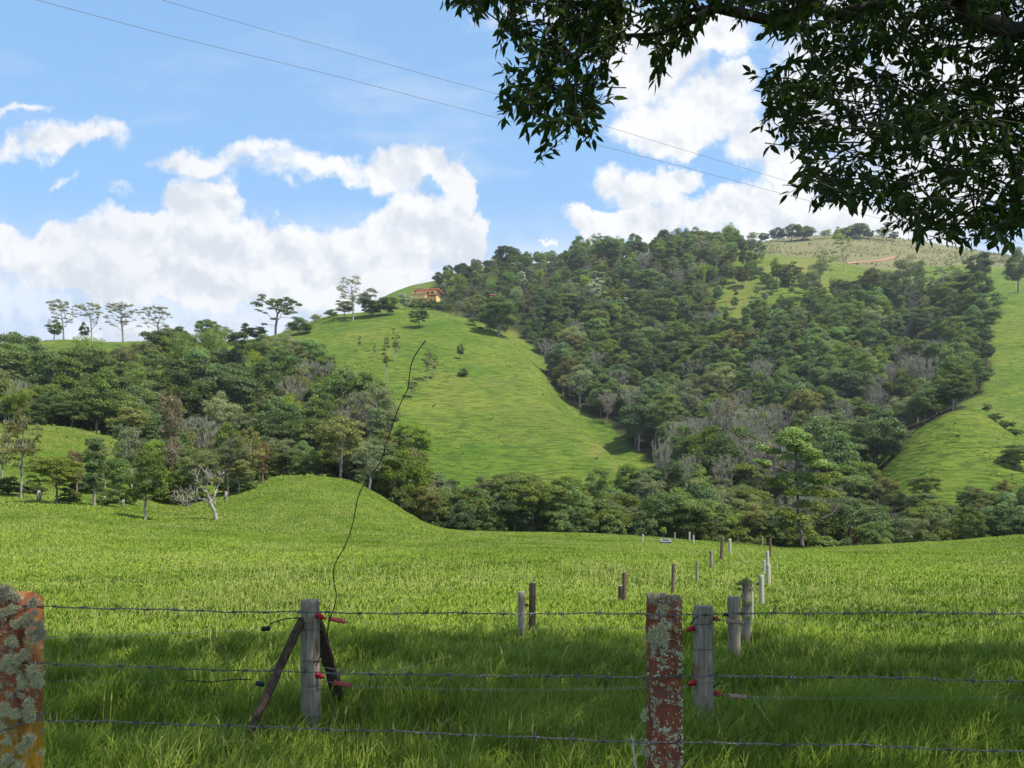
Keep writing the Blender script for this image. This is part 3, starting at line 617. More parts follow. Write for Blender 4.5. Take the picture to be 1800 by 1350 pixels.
# ------------------------------------------------------------------ trees that stand out by themselves
KIND.update({
 'flat_topped_tree': dict(h=19.0, w=18.0, n=72, cr=1.35, nl=5200, s=.38, fl=.30, leaf='olive', bark='pale', env='umbrella', r=.42, twigs=6),
 'dark_spreading_tree': dict(h=19.0, w=20.0, n=60, cr=1.5, nl=8500, s=.42, fl=.38, leaf='dark', bark='brown', env='umbrella', r=.42),
 'open_tree': dict(h=18.0, w=12.0, n=60, cr=.95, nl=2600, s=.34, fl=.6, leaf='greyg', bark='grey', env='loose', r=.26, twigs=4),
 'pale_sapling': dict(h=9.0, w=2.6, n=16, cr=.55, nl=900, s=.26, fl=.9, leaf='olive', bark='pale', env='loose', r=.11),
 'rusty_tree': dict(h=12.0, w=6.5, n=80, cr=.8, nl=5000, s=.24, fl=.9, leaf='rust', bark='rust', env='tall', twigs=6),
 'golden_tree': dict(h=11.0, w=8.0, n=46, cr=1.0, nl=4200, s=.28, fl=.7, leaf='gold', bark='grey', env='loose'),
 'lime_flat_tree': dict(h=22.0, w=10.0, n=30, cr=1.3, nl=4200, s=.4, fl=.4, leaf='lime', bark='pale', env='umbrella', r=.2),
 'scraggy_tree': dict(h=9.0, w=5.0, n=48, cr=.7, nl=2600, s=.22, fl=.7, leaf='olive', bark='pale', env='loose', r=.13, twigs=5),
})
for ki, kd in enumerate(['flat_topped_tree', 'dark_spreading_tree', 'open_tree', 'pale_sapling', 'rusty_tree', 'golden_tree', 'lime_flat_tree', 'scraggy_tree']):
    PROTO[kd] = [build_tree(kd, 500 + ki * 10 + v) for v in range({'flat_topped_tree': 4, 'pale_sapling': 3}.get(kd, 1))]
def spot_tree(kd, x, yb, yt, wpx, label, D=None, v=0, cat=None, group=None, rz=None):
    D = D or hit(x, yb, 28, 1100)
    if D is None: D = 400
    z = g1((x - 900) / F * D, D); K_ = KIND[kd]; h = (HC + (HZ - yt) / F * D) - z; w = wpx * D / F
    sc = w / K_['w']; place_tree(kd, v, ((x - 900) / F * D, D, z - .1), sc, (x * 1.7 + yt) % 6.28 if rz is None else rz, label, group, cat, sz=(h / K_['h']) / sc)
G1 = 'flat-topped trees on the left skyline'
spot_tree('flat_topped_tree', 112, 601, 526, 58, 'tall flat-topped tree with pale limbs, first of four on the left skyline', 362, 0, group=G1)
spot_tree('flat_topped_tree', 161, 600, 530, 44, 'narrower flat-topped tree touching the crown of the first skyline tree', 362, 1, group=G1)
spot_tree('flat_topped_tree', 216, 602, 533, 66, 'wide flat-topped tree with low branches, third along the left skyline', 362, 2, group=G1)
spot_tree('flat_topped_tree', 279, 601, 537, 56, 'small flat-topped tree, last of the four on the left skyline', 362, 3, group=G1)
spot_tree('round_tree', 95, 602, 563, 30, 'small dark tree leaning beside the first flat-topped skyline tree', 358)
spot_tree('round_tree', 149, 602, 566, 19, 'little dark tree at the foot of the second flat-topped skyline tree', 358, 1)
spot_tree('round_tree', 313, 606, 574, 34, 'round dark tree on the skyline just right of the four flat-topped ones', 352, 2)
spot_tree('airy_tree', 293, 606, 574, 30, 'thin pale tree between the fourth flat-topped tree and a round dark one', 356)
spot_tree('leafy_tree', 367, 608, 562, 46, 'green round-headed tree alone on the dip of the left skyline', 350)
spot_tree('airy_tree', 396, 604, 573, 30, 'small airy tree beside the green round-headed skyline tree', 360, 1)
spot_tree('dark_spreading_tree', 484, 606, 519, 90, 'big dark spreading tree standing highest over the left wood', 345)
spot_tree('leafy_tree', 524, 604, 560, 50, 'green tree against the right side of the big dark spreading tree', 352, 1)
spot_tree('dusky_tree', 450, 606, 574, 42, 'low dark tree under the left side of the big spreading tree', 352)
spot_tree('slender_tree', 430, 606, 568, 20, 'slim tree on the skyline left of the big spreading tree', 356)
spot_tree('airy_tree', 555, 580, 552, 26, 'small airy tree at the left end of the middle hill crest', 385)
spot_tree('leafy_tree', 583, 567, 545, 26, 'little green tree on the crest left of the tall open tree', 392, 1)
spot_tree('open_tree', 621, 571, 484, 62, 'tall thin open-branched tree rising from the middle hill crest', 372)
spot_tree('olive_tree_crown', 605, 566, 528, 38, 'low olive tree at the foot of the tall open-branched tree', 380)
spot_tree('round_tree', 656, 560, 510, 58, 'dark rounded tree right of the tall open-branched tree', 378)
spot_tree('dusky_tree', 682, 552, 522, 40, 'dark tree filling the hollow between the crest trees and the house', 384)
spot_tree('silvery_tree', 713, 533, 512, 26, 'white-flowering silvery tree in front of the grassy dome', 450)
spot_tree('silvery_tree', 738, 516, 501, 18, 'silvery tree peeping over the house roof', 482, 1)
spot_tree('spreading_tree', 737, 577, 545, 38, 'lone umbrella-shaped tree on the upper middle hill')
spot_tree('pale_sapling', 694, 636, 574, 20, 'slim white-trunked sapling with a leafy top high on the middle hill', v=0)
spot_tree('pale_sapling', 680, 673, 592, 20, 'tallest white-trunked sapling on the middle hill, bare lower down', v=1)
spot_tree('pale_sapling', 632, 619, 588, 9, 'stick-thin pale sapling near the left edge of the middle hill', v=2)
spot_tree('scraggy_tree', 752, 673, 611, 24, 'brown-leaved thin tree, left of a pair beside the hanging cable')
spot_tree('pale_sapling', 765, 669, 621, 16, 'thin white-stemmed tree, right of a pair beside the hanging cable', v=1)
spot_tree('round_tree', 809, 632, 602, 16, 'small dark tree on the open middle hill above the round bush', v=1)
spot_tree('scraggy_tree', 725, 701, 665, 24, 'stubby brown tree just right of the cable on the middle hill')
spot_tree('pale_sapling', 701, 619, 604, 8, 'tiny sapling beside the slim white-trunked one', v=2)
spot_tree('pale_sapling', 607, 667, 634, 12, 'thin pale sapling low on the left flank of the middle hill', v=0)
spot_tree('pale_sapling', 658, 629, 605, 9, 'tiny pale sapling between two taller ones on the middle hill', v=1)
spot_tree('pale_sapling', 588, 652, 622, 11, 'pale sapling where the left wood meets the middle hill', v=2)
spot_tree('shrub', 814, 662, 645, 22, 'single round bush on the open middle hill', cat='bush')
spot_tree('dusky_tree', 878, 590, 523, 78, 'big dark round tree at the top right of the middle hill', 352)
spot_tree('scraggy_tree', 833, 588, 557, 28, 'small grey tree left of the big dark round one', 362)
spot_tree('shrub', 842, 592, 576, 20, 'dark bush under the big dark round tree', 360, cat='bush')
spot_tree('dusky_tree', 893, 490, 434, 52, 'dark billowing tree breaking the skyline above the house', 600)
spot_tree('round_tree', 925, 485, 443, 26, 'narrow dark tree next to the billowing skyline tree', 600, 1)
spot_tree('round_tree', 815, 512, 463, 42, 'dark round tree on the ridge right of the grassy dome', 560, 2)
spot_tree('round_tree', 1066, 476, 419, 56, 'round dark tree where the ridge steps up', 600)
spot_tree('slender_tree', 1165, 452, 405, 34, 'tall green tree on the crest, left of three together', 640)
spot_tree('airy_tree', 1192, 452, 403, 46, 'pale airy tree in the middle of three on the crest', 640)
spot_tree('leafy_tree', 1229, 450, 407, 48, 'bright leafy tree, right of three on the crest', 640)
spot_tree('slender_tree', 1281, 448, 411, 28, 'pointed dark tree at the right end of the crest wood', 630, 1)
spot_tree('olive_tree_crown', 1387, 502, 462, 48, 'lone olive tree with its shadow on the high yellow pasture', 505)
spot_tree('lime_flat_tree', 1483, 478, 397, 36, 'tall lime-green tree with a bare pale trunk below the plantation')
spot_tree('golden_tree', 1441, 494, 438, 48, 'golden-leaved tree on the high pasture', 500)
spot_tree('airy_tree', 1425, 515, 470, 40, 'thin grey tree in front of the golden-leaved one', 470)
spot_tree('airy_tree', 1590, 535, 450, 66, 'large airy grey tree above the right side of the gully wood', 440, 1)
spot_tree('open_tree', 1655, 535, 462, 60, 'open-branched tree beside the large airy grey one', 440)
spot_tree('olive_tree_crown', 1525, 530, 472, 44, 'olive tree with a dark head over the gully wood', 450, 1)
spot_tree('dusky_tree', 1720, 512, 443, 46, 'big dark tree on the bright far right pasture', 455)
spot_tree('dusky_tree', 1790, 506, 441, 48, 'dark tree at the right edge of the bright far pasture', 470, 1)
spot_tree('slender_tree', 1692, 545, 486, 54, 'dark cone-shaped tree at the upper right corner of the gully wood', 415)
spot_tree('dusky_tree', 1790, 860, 780, 60, 'dark leaning tree at the right edge beside the lower pasture', 170)
for i, (x, yt, w) in enumerate([(1323, 411, 28), (1345, 412, 26), (1366, 404, 34), (1391, 397, 44), (1415, 400, 42), (1450, 405, 26), (1474, 402, 24), (1502, 396, 56), (1527, 405, 24), (1552, 403, 34), (1572, 408, 20)]):
    spot_tree(['airy_tree', 'round_tree', 'dusky_tree', 'round_tree', 'dusky_tree', 'airy_tree', 'round_tree', 'dusky_tree', 'round_tree', 'airy_tree', 'round_tree'][i], x, 430, yt - 3, w * .9,
              (['small airy', 'small dark', 'dark', 'large dark', 'broad dark', 'little airy', 'little dark', 'largest dark', 'small round', 'open', 'tiny round'][i]) + ' tree in the row on the farthest ridge, ' + (ORD[i] if i == 0 else 'rightmost' if i == 10 else ORD[i] + ' from left'), 815, i % 3, group='trees on the farthest ridge')
# the hedge-like trees and bushes on the left of the meadow
NL = [('scraggy_tree', 38, 876, 718, 66, 'tall crooked tree with a blotchy white trunk at the left edge'), ('spreading_tree', 100, 886, 800, 92, 'low wide bushy tree with several stems left of the knoll'),
 ('slender_tree', 166, 890, 768, 50, 'slender dark tree with a white forked trunk left of the knoll'), ('leafy_tree', 255, 914, 792, 78, 'bright green tree on a dark straight trunk near the small bare tree'),
 ('rusty_tree', 301, 872, 690, 62, 'tall reddish-brown half-bare tree left of the knoll'), ('airy_tree', 232, 872, 735, 60, 'grey feathery tree beside the tall reddish-brown one'),
 ('rusty_tree', 135, 868, 790, 40, 'small brownish tree behind the low wide bushy one'), ('olive_tree_crown', 345, 884, 790, 66, 'olive tree behind the small bare white tree'),
 ('airy_tree', 400, 872, 755, 62, 'pale tree with fine grey twigs behind the knoll end'), ('round_tree', 318, 886, 815, 50, 'dark green tree left of the small bare white tree'),
 ('golden_tree', 440, 860, 748, 60, 'yellowish half-bare tree at the left end of the knoll'), ('leafy_tree', 205, 872, 800, 52, 'mid-green tree between the slender dark tree and the grey feathery one'),
 ('golden_tree', 4, 862, 735, 60, 'yellowish tree cut by the left edge of the picture'), ('olive_tree_crown', 420, 868, 806, 52, 'low olive tree beside the yellowish half-bare one'),
 ('scraggy_tree', 372, 850, 762, 46, 'thin crooked tree in the hedge left of the knoll'), ('rusty_tree', 462, 850, 776, 34, 'small reddish tree at the knoll end'),
 ('airy_tree', 185, 858, 778, 40, 'small grey tree in front of the little grass hill'), ('leafy_tree', 275, 850, 765, 50, 'fresh green tree behind the reddish-brown one')]
for i, a in enumerate(NL): spot_tree(*a, v=i % 3)
for i, (x, yb, w) in enumerate([(60, 868, 30), (122, 886, 34), (190, 890, 36), (226, 886, 30), (290, 884, 40), (335, 884, 42), (430, 862, 34), (455, 848, 30), (150, 866, 40), (400, 866, 30), (250, 862, 46), (15, 870, 40)]):
    spot_tree('shrub', x, yb, yb - w * 1.0, w * 1.45, 'low green bush under the trees left of the knoll, ' + (lambda r: ORD[0] if r == 0 else 'rightmost' if r == 11 else ORD[r] + ' from left')(sorted([60, 122, 190, 226, 290, 335, 430, 455, 150, 400, 250, 15]).index(x)), v=i % 2, cat='bush', group='bushes left of the knoll')
# bushes closing the far edge of the meadow
rb = random.Random(77)
ED = [(x, rb) for x in range(700, 1800, 29)]; bx = []
for i, (x, _) in enumerate(ED):
    xx = x + rb.uniform(-8, 8); D = 100 + rb.uniform(-1.5, 5); D = max(D, 99); w = rb.uniform(42, 70) * (1.0 if x < 1500 else .85)
    X = (xx - 900) / F * D; K_ = KIND['shrub']; sc = w * D / F / K_['w']; bx.append((X, D, sc, rb.uniform(.9, 1.5)))
for i, (X, D, sc, q) in enumerate(bx):
    lab = ('low green bush at the far meadow edge, ' + (('%s from left' % ORD[i]) if 0 < i < len(bx) - 1 else 'leftmost' if i == 0 else 'rightmost'))
    place_tree('shrub', i % 2, (X, D, g1(X, D) - .15), sc, rb.uniform(0, 6.2), lab, 'bushes along the far meadow edge', 'bush', sz=q)
for i, (x, yb, w) in enumerate([(1748, 738, 30), (1766, 752, 40), (1785, 765, 36), (1735, 722, 20)]):
    spot_tree('shrub', x, yb, yb - 14, w, 'dark bush in the fold of the right pasture, ' + ['second from left', 'third from left', 'rightmost', 'leftmost'][i], v=i % 2, cat='bush', group='bushes in the right pasture fold')

def canopy_tree(kd, x, yt, wpx, h, label, v=0, group=None, dmin=180, dmax=500):
    for D in np.arange(dmin, dmax, 2.0):
        z = g1((x - 900) / F * D, D)
        if HZ - (z + h - HC) * F / D <= yt: break
    K_ = KIND[kd]; sc = wpx * D / F / K_['w']; place_tree(kd, v, ((x - 900) / F * D, D, z - .1), sc, x % 6.28, label, group, None, sz=(h / K_['h']) / sc)
for grp, pl_name, lst in (('grey leafless trees low in the gully', 'in the grey stand low in the gully wood', [(1165, 770, 48), (1190, 742, 58), (1222, 738, 62), (1248, 770, 60), (1272, 800, 55), (1296, 752, 60), (1318, 790, 56), (1212, 800, 50), (1340, 770, 50)]),
                     ('grey leafless trees at the gully edge', 'at the gully edge beside the middle hill', [(1046, 620, 40), (1088, 652, 62), (1066, 690, 44)]),
                     ('grey leafless trees right in the gully', 'in the right half of the gully wood', [(1442, 720, 44), (1470, 702, 60), (1498, 712, 50), (1560, 640, 50), (1580, 608, 62), (1606, 626, 50), (1550, 470, 30)]),
                     ('grey leafless trees beside the middle hill', 'in the left wood against the middle hill', [(600, 712, 50), (628, 690, 56), (652, 716, 50), (240, 700, 40), (30, 668, 44)])):
    for i, (x, yt, w) in enumerate(lst):
        r_ = sorted(q[0] for q in lst).index(x); canopy_tree('bare_tree', x, yt, w, 13.5, 'tall grey leafless tree ' + pl_name + ', ' + ('leftmost' if r_ == 0 else 'rightmost' if r_ == len(lst) - 1 else ORD[r_] + ' from left'), i % 2, grp, dmin=150)
# the small bare white tree on the meadow (leaning trunk, pollard branches) and the yellow-green layered tree at the far posts
def custom_tree(name, label, x, yb, paths, bark, r0, leafsets, twig=None, D=None, seed=1, rmin=.02):
    """paths: limb polylines in picture points with a depth offset; the tree gets its real size from its distance"""
    D = D or hit(x, yb, 28, 400); base = Vector(((x - 900) / F * D, D, g1((x - 900) / F * D, D))); rs = np.random.RandomState(seed)
    t = empty(name, base); tag(t, label, 'tree'); A = []; B = []; RA = []; RB = []; tips = []
    for (pts, ra, rb_) in paths:
        P3 = [np.array(at(px, py, D + dz) - base) for (px, py, dz) in pts]; n = len(P3)
        fine = [P3[0]]
        for i in range(1, n):
            for f in (.33, .66, 1.0): fine.append(P3[i - 1] + (P3[i] - P3[i - 1]) * f + (rs.normal(0, .05, 3) if f < 1 else 0))
        rr = np.linspace(ra, rb_, len(fine)); A += fine[:-1]; B += fine[1:]; RA += list(rr[:-1]); RB += list(rr[1:])
        if twig:
            for i in range(len(fine) // 2, len(fine)):
                for q in range(twig[0]):
                    d = rnd_dirs(rs, 1)[0] * .7 + np.array([0, 0, .6]) + (fine[-1] - fine[0]) / (np.linalg.norm(fine[-1] - fine[0]) + .01) * .5; d /= np.linalg.norm(d); L = rs.uniform(.3, 1) * twig[1]
                    m1 = fine[i] + d * L * .5 + rs.normal(0, .05, 3); e = m1 + (d + rs.normal(0, .25, 3)) * L * .5; A += [fine[i], m1]; B += [m1, e]; RA += [rmin * 1.2, rmin]; RB += [rmin, rmin * .5]; tips.append(e)
    V, q = frusta(np.array(A), np.array(B), np.array(RA), np.array(RB), 7)
    obj('trunk', mesh_np('trunk', V, q, np.full(len(q), 4), [BARK[bark]], smooth_=True), t)
    for (lm, blobs, nl, sz, fl) in leafsets:
        if blobs == 'tips': C = np.array(tips); cr = np.full(len(C), .22)
        else: C = np.array([np.array(at(px, py, D + dz) - base) for (px, py, dz, r) in blobs]); cr = np.array([r * D / F for (_, _, _, r) in blobs])
        obj('crown', crown_mesh('crown', C, cr, nl, sz, [LEAF[lm]], rs, fl), t)
    return t
custom_tree('bare_tree', 'small leaning white-barked tree, nearly leafless, at the edge of the meadow', 380, 914, [
 ([(380, 916, 0), (377, 897, 0), (369, 880, 0)], .20, .13), ([(369, 882, 0), (352, 877, .4), (330, 882, .8), (312, 880, 1)], .11, .03), ([(369, 880, 0), (362, 862, -.3), (366, 845, -.5), (360, 832, -.4)], .12, .03),
 ([(370, 882, 0), (381, 862, .4), (386, 845, .8), (388, 838, .8)], .12, .03), ([(352, 877, .4), (338, 868, 0), (322, 866, -.3)], .06, .02), ([(362, 865, -.3), (350, 852, -.8), (345, 838, -1)], .07, .02),
 ([(330, 882, .8), (320, 876, .4), (308, 876, 0)], .05, .02), ([(381, 862, .4), (372, 850, .9), (374, 838, 1.2)], .06, .02), ([(345, 877, .4), (335, 888, .2), (325, 888, 0)], .04, .015)],
 'pale', .3, [('gold', [(366, 846, 0, 14), (384, 846, .4, 10), (352, 850, -.4, 8)], 420, .16, .9)], (6, .9), seed=5, rmin=.022)
custom_tree('yellow_green_tree', 'yellow-green layered tree on a white leaning trunk at the end of the posts', 1413, 975, [
 ([(1414, 977, 0), (1409, 950, 0), (1404, 915, 0), (1402, 870, .1), (1400, 830, 0), (1398, 790, 0), (1392, 765, 0)], .17, .05),
 ([(1406, 925, 0), (1435, 918, .5), (1462, 903, 1), (1472, 890, 1.2)], .09, .03), ([(1403, 890, 0), (1370, 892, -.5), (1345, 895, -.8)], .07, .02), ([(1402, 850, 0), (1430, 840, 1), (1465, 835, 1.5)], .08, .02),
 ([(1401, 835, 0), (1375, 825, -1), (1345, 818, -1.5), (1330, 812, -1.5)], .07, .02), ([(1400, 810, 0), (1430, 812, -.5), (1460, 820, -1)], .06, .02), ([(1400, 800, 0), (1370, 795, .8), (1340, 788, 1)], .06, .02),
 ([(1400, 870, 0), (1440, 868, 1), (1468, 872, 1)], .06, .02), ([(1399, 790, 0), (1420, 775, 0), (1430, 770, 0)], .05, .02), ([(1403, 905, 0), (1380, 915, 1), (1365, 925, 1.2)], .05, .02)],
 'brown', .3, [('bright', [(1392, 765, 0, 22), (1412, 772, .3, 18), (1375, 775, 0, 14), (1405, 790, 0, 24), (1425, 800, -.4, 20), (1440, 818, -.8, 18), (1460, 822, -1, 14), (1415, 842, .5, 20), (1385, 838, .3, 18), (1445, 850, 1, 16), (1425, 870, .8, 14), (1390, 780, -.5, 22), (1360, 796, .8, 14), (1340, 790, 1, 13), (1385, 806, 0, 14), (1345, 816, -1.4, 12), (1330, 811, -1.5, 9), (1425, 812, 0, 15)], 15000, .17, .7),
          ('mid', [(1440, 845, 1, 22), (1465, 838, 1.4, 16), (1430, 868, 1, 20), (1462, 872, 1, 15), (1375, 850, 0, 14), (1350, 894, -.8, 12), (1380, 905, 0, 18), (1405, 912, 0, 16), (1415, 930, .3, 14), (1380, 925, 1, 14), (1395, 868, 0, 20), (1360, 850, .5, 16), (1410, 890, .6, 18), (1440, 895, .6, 14)], 11000, .17, .7)], (4, 1.0), D=66, seed=6)
for i, (x, yb, yt, lean, lab) in enumerate([(68, 880, 862, 1, 'grey stump left of the low wide bushy tree'), (187, 890, 872, -3, 'short brown stump right of the slender dark tree'), (215, 891, 878, 2, 'squat dark stump between two bushes left of the knoll'), (395, 878, 864, 3, 'small dark stump right of the bare white tree')]):
    D = hit(x, yb, 28, 300); b = at(x, yb, D); b.z = g1(b.x, b.y) - .1; m = MB(); tp = at(x + lean, yt, D); m.tube([b, (b + tp) / 2, tp], [.17, .15, .10], 9, wob=.35, seed=i)
    tag(obj('tree_stump', m.mesh('tree_stump', BARK['grey'], True)), lab, 'tree stump')

# ------------------------------------------------------------------ the house on the hill, the red hut, the mast
def simple(name, c, rough=.8, c2=None, sc=3.0, bump=.3, metal=0.0, spec=.3):
    m, T = mat(name); pos = T.node('ShaderNodeTexCoord').outputs['Object']; n = T.noise(pos, sc, 5, .65)
    finish(T, T.mix(T.mr(n, .3, .7), c, c2 or tuple(q * .7 for q in c)), rough, n, bump, .01, spec, metal=metal); return m
M_WALL = simple('wall_ochre', (.74, .44, .15), .9, (.80, .55, .25)); M_TILE = simple('roof_tiles', (.66, .23, .09), .8, (.75, .33, .15), 6); M_DARKW = simple('window_dark', (.04, .04, .045), .3)
M_TERR = simple('terrace_orange', (.62, .25, .08), .85); M_RED = simple('hut_red', (.30, .03, .035), .7); M_CREAM = simple('cream_rail', (.65, .55, .38), .8)
def rotz(a): return Matrix.Rotation(a, 3, 'Z')
D = 468; hx = (753 - 900) / F * D; hz = HC + (HZ - 522.5) / F * D
hs = empty('house', (hx, D, hz), -.22); tag(hs, 'ochre house with a wide orange tiled roof on the hill', 'house')
m = MB(); m.box((0, 0, -.2), (12, 8, 6.6)); m.box((-3.5, -5, -1.2), (8.5, 3.5, 2.6)); obj('wall', m.mesh('wall', M_WALL), hs)
m = MB(); z0, z1 = 3.05, 4.9; a, b = 7.9, 5.8
m.add([(-a, -b, z0), (a, -b, z0), (a, b, z0), (-a, b, z0), (-3.6, 0, z1), (3.6, 0, z1), (-a, -b, z0 + .25), (a, -b, z0 + .25), (a, b, z0 + .25), (-a, b, z0 + .25)], [(0, 3, 2, 1), (0, 1, 7, 6), (1, 2, 8, 7), (2, 3, 9, 8), (3, 0, 6, 9), (6, 7, 5, 4), (8, 9, 4, 5), (9, 6, 4), (7, 8, 5)]); obj('roof', m.mesh('roof', M_TILE), hs)
for wx in (1.2, 3.8):
    m = MB(); m.box((wx, -4.02, 1.3), (1.5, .1, 1.3)); w_ = obj('window', m.mesh('window', M_DARKW), hs); m = MB()
    for q in (-.8, .8): m.box((wx + q, -4.05, 1.3), (.12, .14, 1.5))
    for q in (-.72, .72): m.box((wx, -4.06, 1.3 + q), (1.5, .14, .12))
    obj('frame', m.mesh('frame', M_CREAM), w_)
m = MB(); m.box((-1.2, -4.02, 1.0), (1.0, .1, 2.1)); obj('door', m.mesh('door', M_TERR), hs)
m = MB(); m.box((-3.6, -5.2, .25), (9.4, 4.2, .3)); m.box((4.4, -5.2, -.4), (5.6, 2.6, .3)); obj('terrace', m.mesh('terrace', M_TERR), hs)
m = MB(); m.box((-3.6, -7.2, 1.25), (9.2, .1, .1))
for q in range(12): m.box((-8.1 + q * .82, -7.2, .8), (.08, .08, .85))
obj('railing', m.mesh('railing', M_CREAM), hs)
for px_ in (-7.2, -4.2, 6.6):
    m = MB(); m.box((px_, -5.4, 1.7), (.22, .22, 2.7)); obj('pillar', m.mesh('pillar', M_CREAM), hs)
D = 452; hx = (866 - 900) / F * D; hz = HC + (HZ - 527) / F * D
ht = empty('hut', (hx, D, hz), .3); tag(ht, 'small dark red hut half hidden among the trees', 'hut')
m = MB(); m.box((0, 0, 1.0), (3.4, 3, 2.6)); obj('wall', m.mesh('wall', M_RED), ht)
m = MB(); m.add([(-2.1, -1.9, 2.3), (2.1, -1.9, 2.3), (2.1, 1.9, 2.3), (-2.1, 1.9, 2.3), (-2.1, 0, 3.2), (2.1, 0, 3.2)], [(0, 3, 2, 1), (0, 1, 5, 4), (2, 3, 4, 5), (3, 0, 4), (1, 2, 5)]); obj('roof', m.mesh('roof', simple('hut_roof', (.35, .06, .06), .6)), ht)
m = MB(); m.box((.3, -1.52, .8), (.9, .1, 1.9)); obj('door', m.mesh('door', M_DARKW), ht)
D = 590; um = empty('utility_pole', at(843, 474, D)); tag(um, 'thin double utility pole with crossbar on the ridge above the house', 'utility pole')
for q in (-1.4, 1.4):
    m = MB(); m.tube([(q, 0, -3), (q, 0, 6.2)], .16, 6); obj('pole', m.mesh('pole', BARK['grey']), um)
m = MB(); m.box((0, 0, 5.2), (4.2, .18, .25)); obj('crossbar', m.mesh('crossbar', BARK['grey']), um)

for i, (x, w) in enumerate([(727, 20), (742, 22), (760, 22), (777, 24)]):
    spot_tree('shrub', x, 540, 524 + (i % 2) * 2, w, 'dark garden bush below the ochre house, ' + ['leftmost', 'second from left', 'third from left', 'rightmost'][i], 452, i % 2, 'bush', 'garden bushes below the house')
# crop rows of the plantation on the far ridge (nobody could count them)
def crops():
    rs = np.random.RandomState(3); P = []
    for D in np.arange(600, 900, 5.2):
        xs = np.arange(-.02 * D, 1.1 * D, 3.1); X = xs + rs.normal(0, .9, len(xs)); Y = D + 9 * np.sin(xs / 55 + D / 60) + rs.normal(0, .9, len(xs)); P.append(np.stack([X, Y], 1))
    P = np.concatenate(P); px = 900 + F * P[:, 0] / P[:, 1]; py = ypix(px, P[:, 1]); ok = inpoly(px, py, FARM) & (px < 1900) & (rs.uniform(0, 1, len(P)) < np.clip(.65 + fbm(P[:, 0] / 25, P[:, 1] / 25, 3, 401) * 1.4, .1, .95))
    ok &= ~((px > 1490) & (px < 1572) & (py > 452) & (py < 464)); P = P[ok]; Z = ground(P[:, 0], P[:, 1]); n = len(P); k = 9
    cen = np.repeat(np.column_stack([P, Z + .7]), k, 0) + rs.normal(0, .45, (n * k, 3)); nr = rnd_dirs(rs, n * k) + np.array([0, -.2, .8]); nr /= np.linalg.norm(nr, axis=1, keepdims=True)
    L = rs.uniform(.5, 1.5, n * k) * np.repeat(rs.uniform(.5, 1.5, n), k); V = leaves(cen, nr, rnd_dirs(rs, n * k), L, L * .5, .2); tone = np.repeat(rs.uniform(0, 1, n * k), 4)
    tag(obj('crop_rows', mesh_np('crop_rows', V, np.arange(n * k * 4), np.full(n * k, 4), [LEAF['greyg']], attrs={'tone': ('FLOAT', tone, 'POINT')})), 'rows of low green crop plants on the brown far slope', None, None, 'stuff')
    print('crops', n)
crops()
m = MB(); M_SOIL = simple('red_soil', (.30, .13, .07), .95, (.34, .19, .11), 1.0)
TR = [(1488, 464), (1505, 462), (1530, 460), (1555, 457), (1575, 452)]; up_, dn_ = [], []
for (x, y) in TR:
    D = hit(x, y, 500, 1000); p = at(x, y, D); p.z = g1(p.x, p.y); up_.append(p + Vector((0, 4, 0))); dn_.append(p + Vector((0, -2.5, 0)))
for p in up_ + dn_: p.z = g1(p.x, p.y) + .35
m.add(dn_ + up_, [(i, i + 1, i + 6, i + 5) for i in range(4)]); tag(obj('dirt_track', m.mesh('dirt_track', M_SOIL)), 'strip of bare red earth cut across the crop slope', None, None, 'structure')

# ------------------------------------------------------------------ posts and fences
def post_mat(name, c1, c2, c3, stain=.5, lich=.3):
    m, T = mat(name); pos = T.node('ShaderNodeTexCoord').outputs['Object']
    g = T.noise(T.vm('MULTIPLY', pos, (1, 1, .06)), 60, 5, .7); b = T.noise(T.vm('MULTIPLY', pos, (1, 1, .5)), 7, 4, .6); l = T.noise(pos, 38, 4, .7)
    c = T.mix(T.mr(g, .35, .65), c1, c2); c = T.mix(T.m('MULTIPLY', T.mr(b, .5, .64), stain), c, c3)
    c = T.mix(T.m('MULTIPLY', T.mr(l, .60, .68), lich), c, (.42, .45, .34))
    finish(T, c, .92, T.m('ADD', g, T.m('MULTIPLY', l, .5)), .8, .006, .1); return m
M_PGREY = post_mat('post_grey', (.33, .285, .225), (.17, .14, .105), (.17, .095, .045), .8, .5)
M_PBROWN = post_mat('post_brown', (.19, .13, .085), (.10, .07, .05), (.07, .05, .035), .5, .3)
M_PPALE = post_mat('post_pale', (.50, .46, .38), (.32, .29, .23), (.25, .24, .14), .5, .9)
M_PDARK = post_mat('brace_dark', (.105, .070, .048), (.05, .034, .024), (.04, .03, .022), .5, .15)
M_ENDW = simple('end_grain', (.42, .35, .26), .9, (.25, .20, .14), 30)
M_MOSS = simple('moss', (.17, .21, .06), .95, (.32, .35, .16), 22, 1.0)
M_REDP = simple('red_plastic', (.42, .012, .018), .45, (.30, .01, .015), 30); M_PINKP = simple('faded_red_plastic', (.45, .09, .09), .6, (.34, .05, .05), 40)
M_TANP = simple('faded_tan_plastic', (.42, .27, .20), .7, (.33, .19, .14), 40); M_BLACK = simple('black_plastic', (.012, .012, .014), .45, (.02, .02, .02), 20)
M_WIRE = simple('galvanised_wire', (.30, .30, .30), .5, (.13, .11, .10), 60, .2, .7); M_WDARK = simple('weathered_wire', (.20, .20, .20), .55, (.11, .10, .095), 50, .2, .6)
M_SPRING = simple('spring_steel', (.62, .62, .60), .35, (.4, .4, .4), 40, .1, .8)
M_CABLE = simple('black_cable', (.010, .010, .010), .5, (.015, .015, .014), 20)

